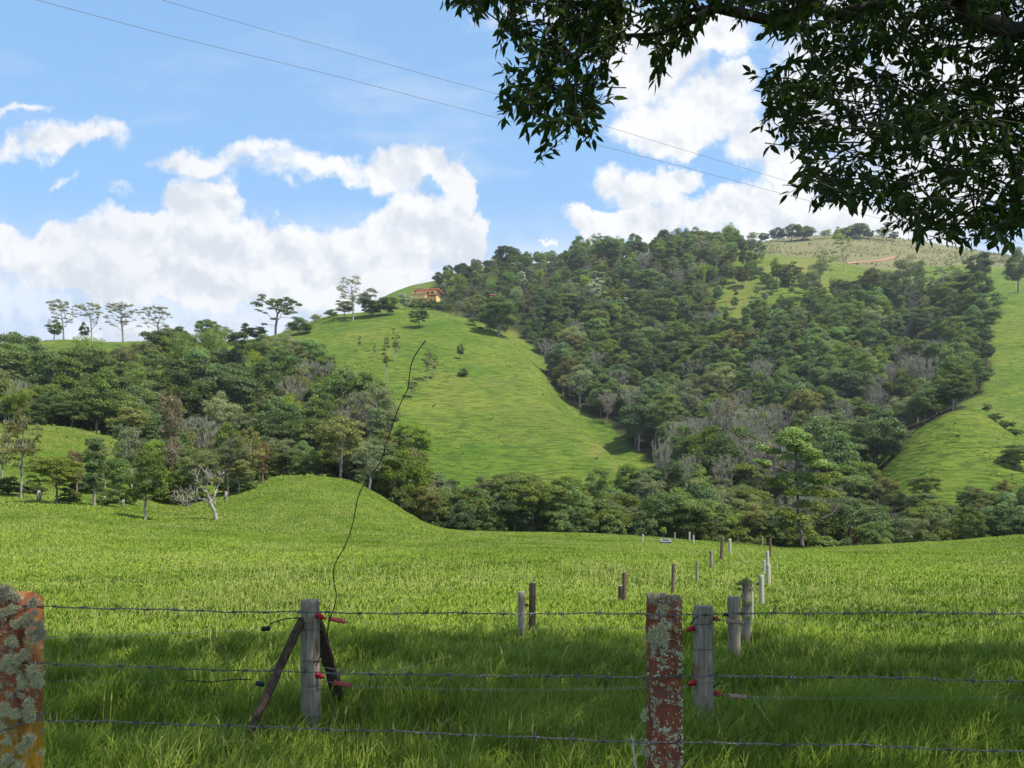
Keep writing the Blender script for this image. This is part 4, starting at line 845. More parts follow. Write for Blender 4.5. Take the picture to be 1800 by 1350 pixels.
def wood_post(x, yt, D, wpx, material, label, lean=0, group=None, square=False, name='fence_post', parts=True, seed=0, zb=None):
    X = (x - 900) / F * D; zb = g1(X, D) if zb is None else zb; top = at(x, yt, D); base = Vector((X - lean / F * D, D, zb)); t = empty(name, base); tag(t, label, 'post', group)
    h = top.z - zb; r = wpx * D / F / 2; dx = lean / F * D; n = 14; m = MB()
    pts = [(dx * f - 0.0, 0, -.35 + (h + .35) * f) for f in np.linspace(0, 1, 12)]
    if square:
        rnd = random.Random(seed); V = []
        for p in pts:
            for (sx, sy) in ((-1, -.8), (-.8, -1), (.8, -1), (1, -.8), (1, .8), (.8, 1), (-.8, 1), (-1, .8)): V.append((p[0] + sx * r * rnd.uniform(.97, 1.03), p[1] + sy * r * .8, p[2] + (rnd.uniform(-.01, .01) if p is pts[-1] else 0)))
        m.add(V, [(i * 8 + j, i * 8 + (j + 1) % 8, (i + 1) * 8 + (j + 1) % 8, (i + 1) * 8 + j) for i in range(11) for j in range(8)] + [tuple(88 + j for j in range(8))])
    else: m.tube(pts[:-1] + [(dx, 0, h - .012), (dx, 0, h)], [r * (1.05 - .06 * f) for f in np.linspace(0, 1, 11)] + [r * .98, r * .90], n, wob=.035, seed=seed)
    obj('shaft', m.mesh('shaft', material, True), t)
    if parts and not square and wpx > 8:
        m = MB(); m.tube([(dx, 0, h + .001), (dx, 0, h + .008)], [r * .84, r * .80], n, wob=.05, seed=seed + 1); obj('end_grain', m.mesh('end_grain', M_ENDW), t)
    return t, r, h, dx
def ring(t, z, r, name='wire_tie', tilt=.02, mt=None, wr=.0022, cx_=0):
    m = MB(); pts = [(cx_ + math.cos(a) * (r + wr), math.sin(a) * (r + wr), z + tilt * math.cos(a + 1)) for a in np.linspace(0, 2 * math.pi, 25)]; m.tube(pts, wr, 5, False); return obj(name, m.mesh(name, mt or M_WDARK, True), t)
def lathe(m, a, b, prof, k=12):
    """prof: list of (fraction along a-b, radius)"""
    a, b = Vector(a), Vector(b); m.tube([a + (b - a) * f for f, _ in prof], [r for _, r in prof], k)
INS = [(0, .012), (.12, .026), (.25, .026), (.3, .014), (.45, .014), (.5, .022), (.65, .022), (.7, .011), (1, .009)]
HAN = [(0, .008), (.03, .026), (.10, .026), (.14, .017), (.5, .019), (.86, .017), (.9, .021), (.97, .021), (1, .007)]

# --- main corner post with two wooden braces
t, r, h, dx = wood_post(545, 1056, 6.5, 33, M_PGREY, 'stout grey round post held by two leaning wooden braces', -2, seed=3)
P545 = t.location.copy()
def loc(o, x, y, D): return at(x, y, D) - o.location
for (a, b, w, nm) in (((531, 1088), (440, 1285), .030, 'left'), ((556, 1092), (606, 1262), .046, 'right')):
    Db = 6.0 if nm == 'left' else 7.3; Dt = 6.45 if nm == 'left' else 6.58
    p0 = loc(t, *a, Dt); p1 = loc(t, *b, Db); p1 = p1 + (p1 - p0) * .05; dirn = (p1 - p0).normalized(); m = MB(); u = dirn.cross(Vector((0, 1, 0))).normalized(); v = dirn.cross(u)
    rnd = random.Random(5); V = []; N_ = 14
    for i in range(N_ + 1):
        c = p0 + (p1 - p0) * (i / N_); k_ = w * (1.0 + .12 * rnd.uniform(-1, 1)) * (.85 if i in (0, N_) else 1)
        for (su, sv) in ((-1, -.8), (-.7, -1), (.7, -1), (1, -.7), (1, .8), (.7, 1), (-.7, 1), (-1, .7)): V.append(c + u * k_ * su + v * k_ * .75 * sv)
    m.add(V, [(i * 8 + j, i * 8 + (j + 1) % 8, (i + 1) * 8 + (j + 1) % 8, (i + 1) * 8 + j) for i in range(N_) for j in range(8)] + [tuple(range(8))[::-1], tuple(N_ * 8 + j for j in range(8))])
    tag(obj('brace', m.mesh('brace', M_PDARK)), None).parent = t
for y, tl in ((1093, .004), (1107, .012), (1160, .01), (1204, .006), (1208, -.01), (1258, .012)): ring(t, loc(t, 545, y, 6.5).z, r * 1.02, tilt=tl, mt=M_WIRE if y in (1160, 1208, 1258) else M_WDARK, wr=.0045 if y in (1160, 1258) else .0025)
for (x, y) in ((560, 1086), (559, 1190)):
    m = MB(); c = loc(t, x, y, 6.44); lathe(m, c + Vector((-.02, .03, .02)), c + Vector((.055, -.02, -.005)), INS); obj('insulator', m.mesh('insulator', M_REDP, True), t)
# --- second corner post
t2, r2, h2, dx2 = wood_post(1236, 1066, 6.7, 35, M_PGREY, 'thick grey round post with red insulators behind the orange lichened post', -3, seed=8)
for y in (1096, 1140, 1198): ring(t2, loc(t2, 1238, y, 6.7).z, r2 * 1.03, tilt=.006, wr=.003, cx_=-.01)
for (x, y, s) in ((1257, 1088, 1), (1215, 1106, -1), (1217, 1201, -1), (1262, 1220, 1)):
    m = MB(); c = loc(t2, x, y, 6.66); lathe(m, c + Vector((-.03 * s, .02, .01)), c + Vector((.045 * s, -.01, -.01)), INS); obj('insulator', m.mesh('insulator', M_REDP, True), t2)
for pts in ([(1215, 1098), (1219, 1088), (1227, 1083)], [(1254, 1209), (1262, 1202), (1270, 1201)]):
    m = MB(); m.tube([loc(t2, x, y, 6.62) for x, y in pts], .006, 6); obj('insulated_lead', m.mesh('insulated_lead', M_BLACK, True), t2)
# --- handles, springs, leads
def handle(a, b, D, material, label, hook=1):
    p, q = at(*a, D), at(*b, D); t = empty('gate_handle', p); tag(t, label, 'gate handle'); m = MB(); lathe(m, (0, 0, 0), q - p, HAN); obj('grip', m.mesh('grip', material, True), t)
    d = (q - p).normalized(); m = MB(); s0 = -d * .0; pts = [s0, s0 - d * .05, s0 - d * .08 + Vector((0, 0, .012)), s0 - d * .095, s0 - d * .08 - Vector((0, 0, .012)), s0 - d * .065]; m.tube(pts, .003, 6)
    obj('hook', m.mesh('hook', M_WIRE, True), t); m = MB(); m.tube([q - p, q - p + d * .05], .0035, 6); obj('pin', m.mesh('pin', M_WIRE, True), t)
handle((577, 1087), (607, 1093), 6.45, M_PINKP, 'upper red gate handle beside the braced post')
handle((587, 1200), (617, 1205), 6.45, M_PINKP, 'lower faded red gate handle beside the braced post')
handle((1277, 1091), (1307, 1095), 6.6, M_TANP, 'pale upper gate handle right of the thick grey post')
handle((1281, 1223), (1312, 1226), 6.5, M_TANP, 'tan lower gate handle with red ends hanging over the grass')
def spring(a, b, D0, D1, label, amp=.012, pitch=.028, wr=.0011, sag=.02):
    p, q = at(*a, D0), at(*b, D1); L = (q - p).length; n = int(L / pitch * 7); m = MB(); pts = []
    for i in range(n + 1):
        f = i / n; c = p + (q - p) * f + Vector((0, 0, -sag * 4 * f * (1 - f))); a_ = 2 * math.pi * f * L / pitch; pts.append(c + Vector((0, math.cos(a_) * amp, math.sin(a_) * amp)))
    m.tube(pts, wr, 3, False); tag(obj('spring_wire', m.mesh('spring_wire', M_SPRING, True)), label, 'spring wire', 'spring gate wires')
spring((620, 1206), (1212, 1206), 6.45, 6.66, 'coiled spring wire between the two stout posts near the grass', sag=.03, amp=.0125)
spring((612, 1094), (1212, 1104), 6.45, 6.66, 'thin coiled spring wire between the two stout posts, upper one', sag=.02, amp=.006, pitch=.02, wr=.0007)
spring((1316, 1226), (1900, 1222), 6.5, 6.2, 'coiled spring wire running right from the tan handle', sag=.02, amp=.0125)
spring((1310, 1096), (1900, 1094), 6.6, 6.3, 'thin coiled spring wire running right from the pale handle', sag=.01, amp=.006, pitch=.02, wr=.0007)
def cord(name, pts, rad, material, label, cat, D=None, k=6, group=None):
    P3 = [at(p[0], p[1], p[2] if len(p) > 2 else D) for p in pts]; fine = []
    for i in range(len(P3) - 1):
        a0, a1, a2, a3 = P3[max(i - 1, 0)], P3[i], P3[i + 1], P3[min(i + 2, len(P3) - 1)]
        for s in range(6):
            f = s / 6; fine.append(.5 * ((2 * a1) + (a2 - a0) * f + (2 * a0 - 5 * a1 + 4 * a2 - a3) * f * f + (3 * a1 - a0 - 3 * a2 + a3) * f ** 3))
    fine.append(P3[-1]); m = MB(); m.tube(fine, rad if not isinstance(rad, tuple) else list(np.linspace(rad[0], rad[1], len(fine))), k)
    return tag(obj(name, m.mesh(name, material, True)), label, cat, group)
def egg(x, y, D, ang, label):
    c = at(x, y, D); t = empty('strain_insulator', c); tag(t, label, 'insulator'); d = Vector((math.cos(ang), 0, math.sin(ang))); m = MB()
    lathe(m, -d * .036, d * .036, [(0, .010), (.06, .018), (.25, .021), (.42, .021), (.5, .016), (.58, .021), (.8, .021), (.94, .018), (1, .010)]); obj('insulator_body', m.mesh('insulator_body', M_BLACK, True), t)
    m = MB(); m.tube([d * .034, d * .05 + Vector((0, 0, .004)), d * .075], .002, 5); obj('loop', m.mesh('loop', M_WIRE), t)
egg(467, 1105, 6.45, .05, 'upper black strain insulator left of the braced post'); egg(457, 1202, 6.4, -.15, 'lower black strain insulator beside the left brace')
cord('insulated_lead', [(475, 1097), (490, 1091), (510, 1087), (530, 1086)], .0055, M_BLACK, 'short black lead from the upper strain insulator to the post', 'lead', 6.42)
cord('insulated_lead', [(326, 1197), (345, 1197), (371, 1199), (395, 1196), (420, 1194), (442, 1195)], .0048, M_BLACK, 'black wavy lead lying in the air left of the lower strain insulator', 'lead', 6.35)
cord('plain_wire', [(-60, 1125), (200, 1118), (462, 1105)], .0012, M_SPRING, 'thin plain wire running left from the upper strain insulator', 'wire', 6.45, group='thin electric wires')
cord('plain_wire', [(-60, 1195), (200, 1198), (326, 1197)], .0012, M_WDARK, 'thin plain wire running left along the lower black lead', 'wire', 6.35, group='thin electric wires')
cord('plain_wire', [(480, 1103), (540, 1110), (561, 1100)], .0012, M_WDARK, 'thin wire from the upper strain insulator round the post', 'wire', 6.40, group='thin electric wires')
cord('plain_wire', [(562, 1172, 6.45), (660, 1182, 6.6), (760, 1162, 7.6), (800, 1151, 8.0)], .0012, M_SPRING, 'thin loose wire rising to the right over the grass', 'wire', group='thin electric wires')
cord('hanging_cable', [(748, 599), (738, 612), (728, 628), (722, 645), (719, 668), (716, 685), (706, 705), (697, 727), (690, 748), (683, 768), (677, 785), (672, 805), (660, 825), (641, 850), (630, 872), (625, 895), (618, 928), (606, 960), (592, 985), (587, 1000), (587, 1022), (591, 1045), (588, 1065), (581, 1085), (577, 1103), (574, 1124), (566, 1145), (556, 1170)], .0047, M_CABLE, 'black cable springing from the braced post high against the hill', 'cable', 6.35)
# --- posts of the two far lines
PL = [ # x, top, visible foot, width, material, label, lean
 (917, 1040, 1114, 13, M_PGREY, 'thin grey post, left one of a close pair in mid meadow', 0), (936, 1025, 1112, 12, M_PBROWN, 'thin brown rounded-top post, right one of a close pair in mid meadow', 1),
 (1098, 1006, 1054, 8, M_PBROWN, 'slim pointed brown post beside a short dark stub', 1), (1091, 1030, 1052, 9, M_PDARK, 'short dark stub against the slim pointed post', 0),
 (1184, 991, 1041, 6, M_PBROWN, 'thin tall brown stake left of the post line', 3), (1225, 985, 1016, 5, M_PGREY, 'small weathered stake right of the thin tall brown one', 0),
 (1250, 968, 994, 6, M_PGREY, 'small post with a pale top in the left far line', -1), (1270, 944, 979, 6, M_PBROWN, 'tall brown post far back in the left line', 3), (1283, 947, 967, 5, M_PPALE, 'small white post just right of the tall brown far one', 0),
 (1290, 1049, 1152, 22, M_PGREY, 'round grey-brown post behind the thick grey one', -1), (1312, 1024, 1122, 15, M_PGREY, 'mossy post with a shaggy green cap', 0), (1321, 1027, 1092, 6, M_PPALE, 'pale thin post leaning on the mossy post', -1),
 (1338, 1011, 1058, 9, M_PPALE, 'pale post behind the mossy one', -2), (1350, 991, 1020, 8, M_PPALE, 'pale blotched post, fourth back in the right line', -1), (1343, 985, 1003, 5, M_PPALE, 'thin stub with a mossy top next to the pale blotched post', 0),
 (1349, 969, 992, 6, M_PPALE, 'white-topped post far back in the right line', 0), (1354, 946, 975, 4, M_PBROWN, 'brown stake behind the white-topped post', 0), (1130, 939, 950, 3, M_PPALE, 'tiny white post farthest left at the far meadow edge', 1),
 (1186, 936, 948, 3, M_PGREY, 'tiny grey post right of the concrete box', 0), (1212, 935, 947, 3, M_PPALE, 'tiny white post, left of two near the far bushes', 0), (1219, 941, 955, 3, M_PPALE, 'tiny white post, right of two near the far bushes', 0),
 (1297, 942, 954, 2.6, M_PGREY, 'tiny grey post in front of the dark bushes', 0), (1340, 943, 957, 3, M_PGREY, 'tiny post left of the brown stake at the far bushes', 0)]
for i, (x, yt, yb, w, mt, lab, lean) in enumerate(PL):
    gh = .16
    Ds = np.exp(np.linspace(math.log(6), math.log(98), 900)); u = (x - 900) / F; zz = ground(u * Ds, Ds) + gh; ok = np.nonzero(zz >= HC + Ds * (HZ - yb) / F)[0]; D = float(Ds[ok[0]]) if len(ok) else 90.0
    t, r, h, dx = wood_post(x, yt, D, w, mt, lab, lean, 'far fence posts', seed=20 + i)
    if x == 1312:
        rs = np.random.RandomState(2); C = np.array([[dx, 0, h - .02], [dx - .08, -.02, h - .03], [dx + .03, 0, h - .1], [dx, -.05, h - .3], [dx, -.04, h - .5], [dx - .11, -.03, h - .10], [dx, .03, h - .2]]); cr = np.array([.12, .08, .10, .09, .08, .05, .09])
        obj('moss_cap', crown_mesh('moss_cap', C, cr * .75, 5200, .018, [M_MOSS], rs, 1.0, .1, .3, .4), t)
    if yt in (1040, 1011, 1049): m = MB(); lathe(m, (dx + r * .9 * (1 if yt == 1040 else -1), 0, h * .75), (dx + (r + .06) * (1 if yt == 1040 else -1), 0, h * .74), INS); obj('insulator', m.mesh('insulator', M_BLACK, True), t)
# --- concrete box by the far fence
D = hit(1170, 957, 25, 98) or 60; cb = empty('concrete_box', (at(1170, 957, D).x, D, g1((1170 - 900) / F * D, D)), .1); tag(cb, 'tilted grey concrete box frame with a dark opening at the far meadow edge', 'concrete box')
M_CON = simple('concrete', (.28, .27, .24), .9, (.18, .17, .15), 12); s = 20 * D / F; Rt = Matrix.Rotation(math.radians(24), 3, 'X'); m = MB()
for c, sz_ in (((0, -.5, 0), (2.0, .25, .22)), ((0, .5, 0), (2.0, .25, .22)), ((-.87, 0, 0), (.26, .75, .22)), ((.87, 0, 0), (.26, .75, .22))): m.box(Rt @ (Vector(c) * s * .46) + Vector((0, 0, s * .32)), [q * s * .46 for q in sz_], Rt)
m.box((0, 0, .02), (1.9 * s * .46, 1.0 * s * .46, .3)); obj('frame', m.mesh('frame', M_CON), cb)
m = MB(); m.box(Rt @ Vector((0, 0, -.02)) + Vector((0, 0, s * .32)), (1.5 * s * .46, .78 * s * .46, .03), Rt); obj('opening', m.mesh('opening', M_DARKW), cb)
for (x, yb, yt) in ((1166, 948, 928),):
    D = 62; p = at(x, yb, D); t = empty('sapling', (p.x, D, g1(p.x, D))); tag(t, 'small lime-leaved sapling beside the concrete box', 'sapling'); m = MB(); hh = HC + (HZ - yt) / F * D - t.location.z; m.tube([(0, 0, 0), (.03, 0, hh * .9)], .02, 5); obj('trunk', m.mesh('trunk', BARK['brown']), t)
    obj('crown', crown_mesh('crown', np.array([[0, 0, hh * .85], [.05, 0, hh * .7]]), np.array([.28, .2]), 160, .14, [LEAF['lime']], np.random.RandomState(3), 1), t)

# --- the barbed wire fence in front
def fence_D(x): return 1 / (1 / 3.36 + (1 / 2.86 - 1 / 3.36) * x / 1800.0)
M_ORANGE, T = mat('orange_crust'); pos = T.node('ShaderNodeTexCoord').outputs['Object']
n1_ = T.noise(pos, 9, 5, .65); n2_ = T.noise(pos, 55, 5, .7); n3_ = T.noise(pos, 90, 4, .75); n4_ = T.noise(pos, 26, 4, .6, .4)
c = T.mix(T.mr(n1_, .35, .65), (.235, .078, .045), (.15, .058, .040)); c = T.mix(T.mr(n2_, .5, .72), c, (.34, .12, .045)); sx = T.node('ShaderNodeSeparateXYZ', {0: pos})
c = T.mix(T.m('MULTIPLY', T.mr(n4_, .56, .62), T.mr(n3_, .42, .56)), c, (.46, .49, .36)); c = T.mix(T.mr(n3_, .66, .70), c, (.55, .56, .45))
top = T.m('ADD', sx.outputs[2], T.m('MULTIPLY', n4_, .09)); c = T.mix(T.m('MULTIPLY', T.mr(top, 1.545, 1.60), .75), c, (.27, .24, .21))
finish(T, c, .95, T.m('ADD', n2_, n3_), 1.0, .006, .05)
M_ORANGE2, T = mat('orange_yellow_crust'); pos = T.node('ShaderNodeTexCoord').outputs['Object']
n1_ = T.noise(pos, 7, 5, .65); n2_ = T.noise(pos, 45, 5, .7)
c = T.mix(T.mr(n1_, .40, .60), (.245, .072, .040), (.28, .155, .045)); c = T.mix(T.m('MULTIPLY', T.mr(T.m('ADD', T.node('ShaderNodeSeparateXYZ', {0: pos}).outputs[2], T.m('MULTIPLY', n1_, .3)), 1.25, 1.0), T.mr(T.node('ShaderNodeSeparateXYZ', {0: pos}).outputs[0], .02, .06)), c, (.40, .21, .02)); c = T.mix(T.mr(n2_, .53, .62), c, (.27, .25, .17)); finish(T, c, .95, n2_, 1.0, .008, .05)
M_LICH, T = mat('lichen'); tone = T.node('ShaderNodeAttribute', attribute_name='tone').outputs['Fac']; finish(T, T.mix(tone, (.34, .33, .18), (.74, .72, .48)), .95, spec=.05, trans=.2)
M_LICHG, T = mat('grey_lichen'); tone = T.node('ShaderNodeAttribute', attribute_name='tone').outputs['Fac']; finish(T, T.mix(tone, (.30, .27, .17), (.66, .60, .44)), .95, spec=.05, trans=.2)
def lichen(t, c, rad, n, mt, seed, out=(0, -1, 0), thin=.0016, flat=1.0):
    """a shaggy tuft: forked filaments radiating from one hold"""
    rs = np.random.RandomState(seed); c = np.array(c); o = np.array(out, float); d = rnd_dirs(rs, n); d = d + o * .75; d /= np.linalg.norm(d, axis=1, keepdims=True); rad = rad * .78; n = int(n * 1.5); thin = thin * .8; L = rad * rs.uniform(.35, 1.0, n); d = rnd_dirs(rs, n) + o * .75; d /= np.linalg.norm(d, axis=1, keepdims=True)
    sub_ = rnd_dirs(rs, 9) * np.array([1, .25, 1]) * rad * .62; st = c + sub_[rs.randint(0, 9, n)] + rnd_dirs(rs, n) * rad * .22 * np.array([1, .4, 1]); L = L * .62; mid = st + d * (L * .5)[:, None]; A = [st]; B = [mid]; ra = [np.full(n, thin * 1.4)]; rb = [np.full(n, thin * 1.1)]; tn = [np.full(n, .15)]; tb = [np.full(n, .5)]
    for q in range(3):
        e = mid + (d + rnd_dirs(rs, n) * .75) * (L * rs.uniform(.25, .6, n))[:, None]; A.append(mid); B.append(e); ra.append(np.full(n, thin)); rb.append(np.full(n, thin * .55)); tn.append(np.full(n, .5)); tb.append(rs.uniform(.6, 1, n))
    V, q = frusta(np.concatenate(A), np.concatenate(B), np.concatenate(ra), np.concatenate(rb), 3); m_ = len(np.concatenate(tn)); tone = np.stack([np.concatenate(tn)] * 3 + [np.concatenate(tb)] * 3, 1).ravel()
    return obj('lichen_tuft', mesh_np('lichen_tuft', V, q, np.full(len(q), 4), [mt], attrs={'tone': ('FLOAT', tone, 'POINT')}), t)
def slab_post(x0, x1, ytop, D, material, label, depth, zb, seed, topd=.012):
    a, b = at(x0, ytop, D), at(x1, ytop, D); cxp = (a.x + b.x) / 2; hw = (b.x - a.x) / 2; t = empty('fence_post', (cxp, D, zb)); tag(t, label, 'post', 'big lichened fence posts'); H = a.z - zb; rnd = random.Random(seed); NZ = 60; ringp = []
    for (sx, sy) in ((-1, -1), (-.5, -1.0), (0, -1.0), (.5, -1.0), (1, -1), (1, 0), (1, 1), (0, 1), (-1, 1), (-1, 0)): ringp.append((sx, sy))
    V = []
    for i in range(NZ + 1):
        z = -.5 + (H + .5) * i / NZ; sw = .03 * math.sin(i * .11)
        for j, (sx, sy) in enumerate(ringp):
            k_ = .93 if (abs(sx) == 1 and abs(sy) == 1) else 1.0; e = .965 if i == NZ else 1
            V.append((sx * hw * k_ * e + rnd.uniform(-.0026, .0026), sy * depth * k_ * e + rnd.uniform(-.0026, .0026), z + (rnd.uniform(-topd, topd) if i == NZ else 0)))
    n = len(ringp); V.append((0, 0, H + .006)); m = MB(); m.add(V, [(i * n + j, i * n + (j + 1) % n, (i + 1) * n + (j + 1) % n, (i + 1) * n + j) for i in range(NZ) for j in range(n)] + [(NZ * n + j, NZ * n + (j + 1) % n, len(V) - 1) for j in range(n)])
    obj('shaft', m.mesh('shaft', material), t); return t, hw, H
DR = fence_D(1165)
pr, hwr, Hr = slab_post(1138, 1196, 1047, DR, M_ORANGE, 'square post crusted with orange and pale lichen, right of centre', .055, 0.0, 1)
for i, (x, y, rr, n, mt, ox) in enumerate([(1158, 1112, 27, 420, M_LICH, -.2), (1152, 1130, 15, 140, M_LICH, -.2), (1166, 1073, 15, 110, M_LICH, 0), (1187, 1106, 8, 60, M_LICH, .5), (1190, 1082, 8, 60, M_LICH, .8), (1178, 1052, 10, 80, M_LICHG, 0), (1150, 1052, 14, 120, M_LICHG, -.2), (1165, 1050, 12, 90, M_LICHG, 0),
      (1150, 1148, 9, 70, M_LICH, 0), (1163, 1146, 8, 60, M_LICH, 0), (1168, 1162, 7, 50, M_LICH, 0), (1158, 1170, 5, 30, M_LICH, 0), (1157, 1233, 9, 60, M_LICH, 0), (1177, 1208, 8, 45, M_LICH, 0), (1164, 1204, 6, 40, M_LICH, 0), (1146, 1214, 6, 40, M_LICH, 0), (1134, 1262, 11, 110, M_LICH, -1), (1136, 1250, 8, 60, M_LICH, -1), (1134, 1305, 11, 110, M_LICH, -1), (1136, 1322, 12, 110, M_LICHG, -1), (1196, 1236, 8, 70, M_LICH, 1), (1194, 1225, 6, 40, M_LICH, 1), (1197, 1308, 6, 50, M_LICH, 1), (1190, 1180, 6, 35, M_LICH, 1), (1151, 1276, 6, 30, M_LICH, 0), (1176, 1344, 9, 60, M_LICH, 0), (1154, 1346, 8, 50, M_LICH, 0), (1140, 1185, 5, 30, M_LICH, -1), (1196, 1340, 7, 50, M_LICH, 1), (1193, 1150, 5, 30, M_LICH, 1), (1192, 1128, 5, 30, M_LICH, 1)]):
    lichen(pr, loc(pr, x, y, DR - .058), rr * DR / F, n, mt, 40 + i, (ox, -1 + abs(ox) * .5, .1), thin=.0009 if rr < 20 else .0011)
# small crust flakes
rs = np.random.RandomState(8); nfl = 260; fx = rs.uniform(-hwr * .93, hwr * .97, nfl); fx = np.where(rs.uniform(0, 1, nfl) < .4, hwr * rs.uniform(.6, .97, nfl), fx); fzv = rs.uniform(Hr - 1.1, Hr - .12, nfl)
m = MB()
for i in range(nfl):
    c = Vector((fx[i], -.0575, fzv[i])); R_ = rs.uniform(.0012, .0045); k_ = 6; V = [c + Vector((math.cos(a) * R_ * rs.uniform(.6, 1.3), 0, math.sin(a) * R_ * rs.uniform(.6, 1.5))) for a in np.linspace(0, 6.283, k_, endpoint=False)] + [c + Vector((0, -.0025, 0))]; m.add(V, [(j, (j + 1) % k_, k_) for j in range(k_)])
obj('lichen_flakes', m.mesh('lichen_flakes', simple('flake', (.50, .52, .40), .95, (.40, .40, .28), 60)), pr)['kind'] = 'stuff'
def wrap(t, hw, dp, z0, z1, wr=.0016):
    m = MB(); e = wr + .0012; P_ = [(-hw - e, dp + e, z0), (-hw - e, -dp - e, z0), (hw + e, -dp - e, z1), (hw + e, dp + e, z1)]; pts = []
    for i in range(3):
        for f in np.linspace(0, 1, 7)[:-1]: p = Vector(P_[i]) + (Vector(P_[i + 1]) - Vector(P_[i])) * f; p.z -= .004 * math.sin(f * math.pi) * (i == 1); pts.append(p)
    pts.append(Vector(P_[3])); m.tube(pts, wr, 6); obj('wire_tie', m.mesh('wire_tie', M_WDARK, True), t)
for y0, y1 in ((1084, 1086), (1207, 1217), (1323, 1331)): wrap(pr, hwr, .055, loc(pr, 1140, y0, DR).z, loc(pr, 1193, y1, DR).z)
DL = 3.34
pl_, hwl, Hl = slab_post(-52, 58, 1043, DL, M_ORANGE2, 'thick post shaggy with grey-green lichen at the left edge', .10, 0.0, 2, .02)
k = 60
LL = [(10, 1045, 24, M_LICHG), (40, 1052, 20, M_LICHG), (58, 1060, 14, M_LICHG), (-15, 1050, 26, M_LICHG), (25, 1070, 14, M_LICH), (50, 1090, 18, M_LICHG), (66, 1100, 18, M_LICHG), (28, 1095, 15, M_LICH), (8, 1080, 20, M_LICHG), (60, 1120, 20, M_LICHG), (40, 1115, 16, M_LICHG), (72, 1112, 14, M_LICHG), (22, 1128, 17, M_LICH), (55, 1145, 17, M_LICHG), (-10, 1115, 18, M_LICH), (20, 1168, 26, M_LICH), (36, 1160, 16, M_LICH), (58, 1186, 26, M_LICH), (40, 1200, 18, M_LICH), (64, 1200, 18, M_LICH), (45, 1148, 14, M_LICHG), (10, 1250, 22, M_LICH), (28, 1254, 16, M_LICH), (52, 1255, 20, M_LICH), (50, 1235, 14, M_LICH), (-5, 1205, 18, M_LICH), (3, 1280, 16, M_LICH), (52, 1302, 18, M_LICH), (40, 1315, 15, M_LICH), (14, 1300, 15, M_LICH), (12, 1335, 20, M_LICH), (50, 1335, 18, M_LICHG), (73, 1322, 9, M_LICH), (30, 1345, 16, M_LICH), (-8, 1320, 18, M_LICH), (18, 1222, 10, M_LICHG), (38, 1222, 10, M_LICHG), (5, 1100, 14, M_LICHG), (30, 1050, 14, M_LICHG), (62, 1078, 9, M_LICHG)]
for i, (x, y, rr, mt) in enumerate(LL):
    if mt is M_LICHG and i % 3 == 1: continue
    rr *= .86
    lichen(pl_, loc(pl_, x, y, DL - .10), rr * DL / F, int(rr * 17), mt, 90 + i, (.5 if x > 50 else 0, -1, .1), thin=.0012)
wrap(pl_, hwl, .10, loc(pl_, -40, 1300, DL).z, loc(pl_, 62, 1262, DL).z, .004); wrap(pl_, hwl, .10, loc(pl_, -40, 1070, DL).z, loc(pl_, 62, 1065, DL).z)
BARB = None
def barbed(ys, label, seed, sp=.132):
    global BARB
    xs = [-150, -30, 62, 250, 400, 550, 700, 900, 1137, 1194, 1350, 1500, 1650, 1800, 1960]; f_ = lambda x: float(np.interp(x, [p[0] for p in ys], [p[1] for p in ys])); cl_ = []
    for x in np.arange(-180, 1990, 4.0):
        D = fence_D(x) - .065; cl_.append(at(x, f_(x), D))
    rnd = random.Random(seed); t = empty('barbed_wire', cl_[0]); tag(t, label, 'barbed wire', 'barbed wire strands'); L = 0; tw = []; o0 = cl_[0]; m = MB(); A_, B_ = [], []; barbs = []; nxt = .05
    for i, p in enumerate(cl_):
        if i: L += (p - cl_[i - 1]).length
        wob = Vector((0, 0, .0013 * math.sin(L * 37 + seed) + .0018 * math.sin(L * 11 + seed))); a = L * 2 * math.pi / .052; d = Vector((0, math.cos(a), math.sin(a))) * .0021; A_.append(p - o0 + wob + d); B_.append(p - o0 + wob - d)
        if L > nxt: barbs.append(p - o0 + wob); nxt += sp * rnd.uniform(.85, 1.15)
    m.tube(A_, .0016, 5, False); m.tube(B_, .0016, 5, False); obj('strand', m.mesh('strand', M_WIRE if seed == 3 else M_WDARK, True), t)
    if BARB is None:
        BARB = []
        for s in range(4):
            r_ = random.Random(s); b = MB(); b.tube([(q * .0028 - .012, math.cos(q * 2.2) * .0052, math.sin(q * 2.2) * .0052) for q in range(9)], .0022, 5, False)
            for (ax, sg) in ((-.007, 1), (.006, -1), (-.003, -1), (.002, 1)):
                an = r_.uniform(.2, 1.4) * (1 if r_.random() < .5 else -1); b.tube([(ax, .002, .002 * sg), (ax + r_.uniform(-.012, .012), .012 * math.sin(an), sg * (.020 + .010 * r_.random()))], [.0017, .0006], 5)
            BARB.append(b.mesh('barb', M_WDARK, True))
    for i, p in enumerate(barbs): o = obj('barb', BARB[i % 4], t, p); o.rotation_euler = (rnd.uniform(0, 6.28), 0, 0)
    return t
barbed([(-180, 1060), (68, 1066), (400, 1075), (700, 1078), (1137, 1079), (1194, 1080), (1500, 1077), (1800, 1078), (1990, 1079)], 'topmost barbed wire strand of the front fence', 1)
barbed([(-180, 1160), (68, 1166), (400, 1178), (700, 1186), (1137, 1190), (1194, 1189), (1500, 1190), (1800, 1198), (1990, 1200)], 'middle barbed wire strand of the front fence', 2)
barbed([(-180, 1258), (68, 1265), (400, 1276), (700, 1286), (1137, 1305), (1194, 1305), (1500, 1310), (1800, 1322), (1990, 1328)], 'lowest barbed wire strand of the front fence', 3)
m = MB(); D_ = fence_D(1113) - .07
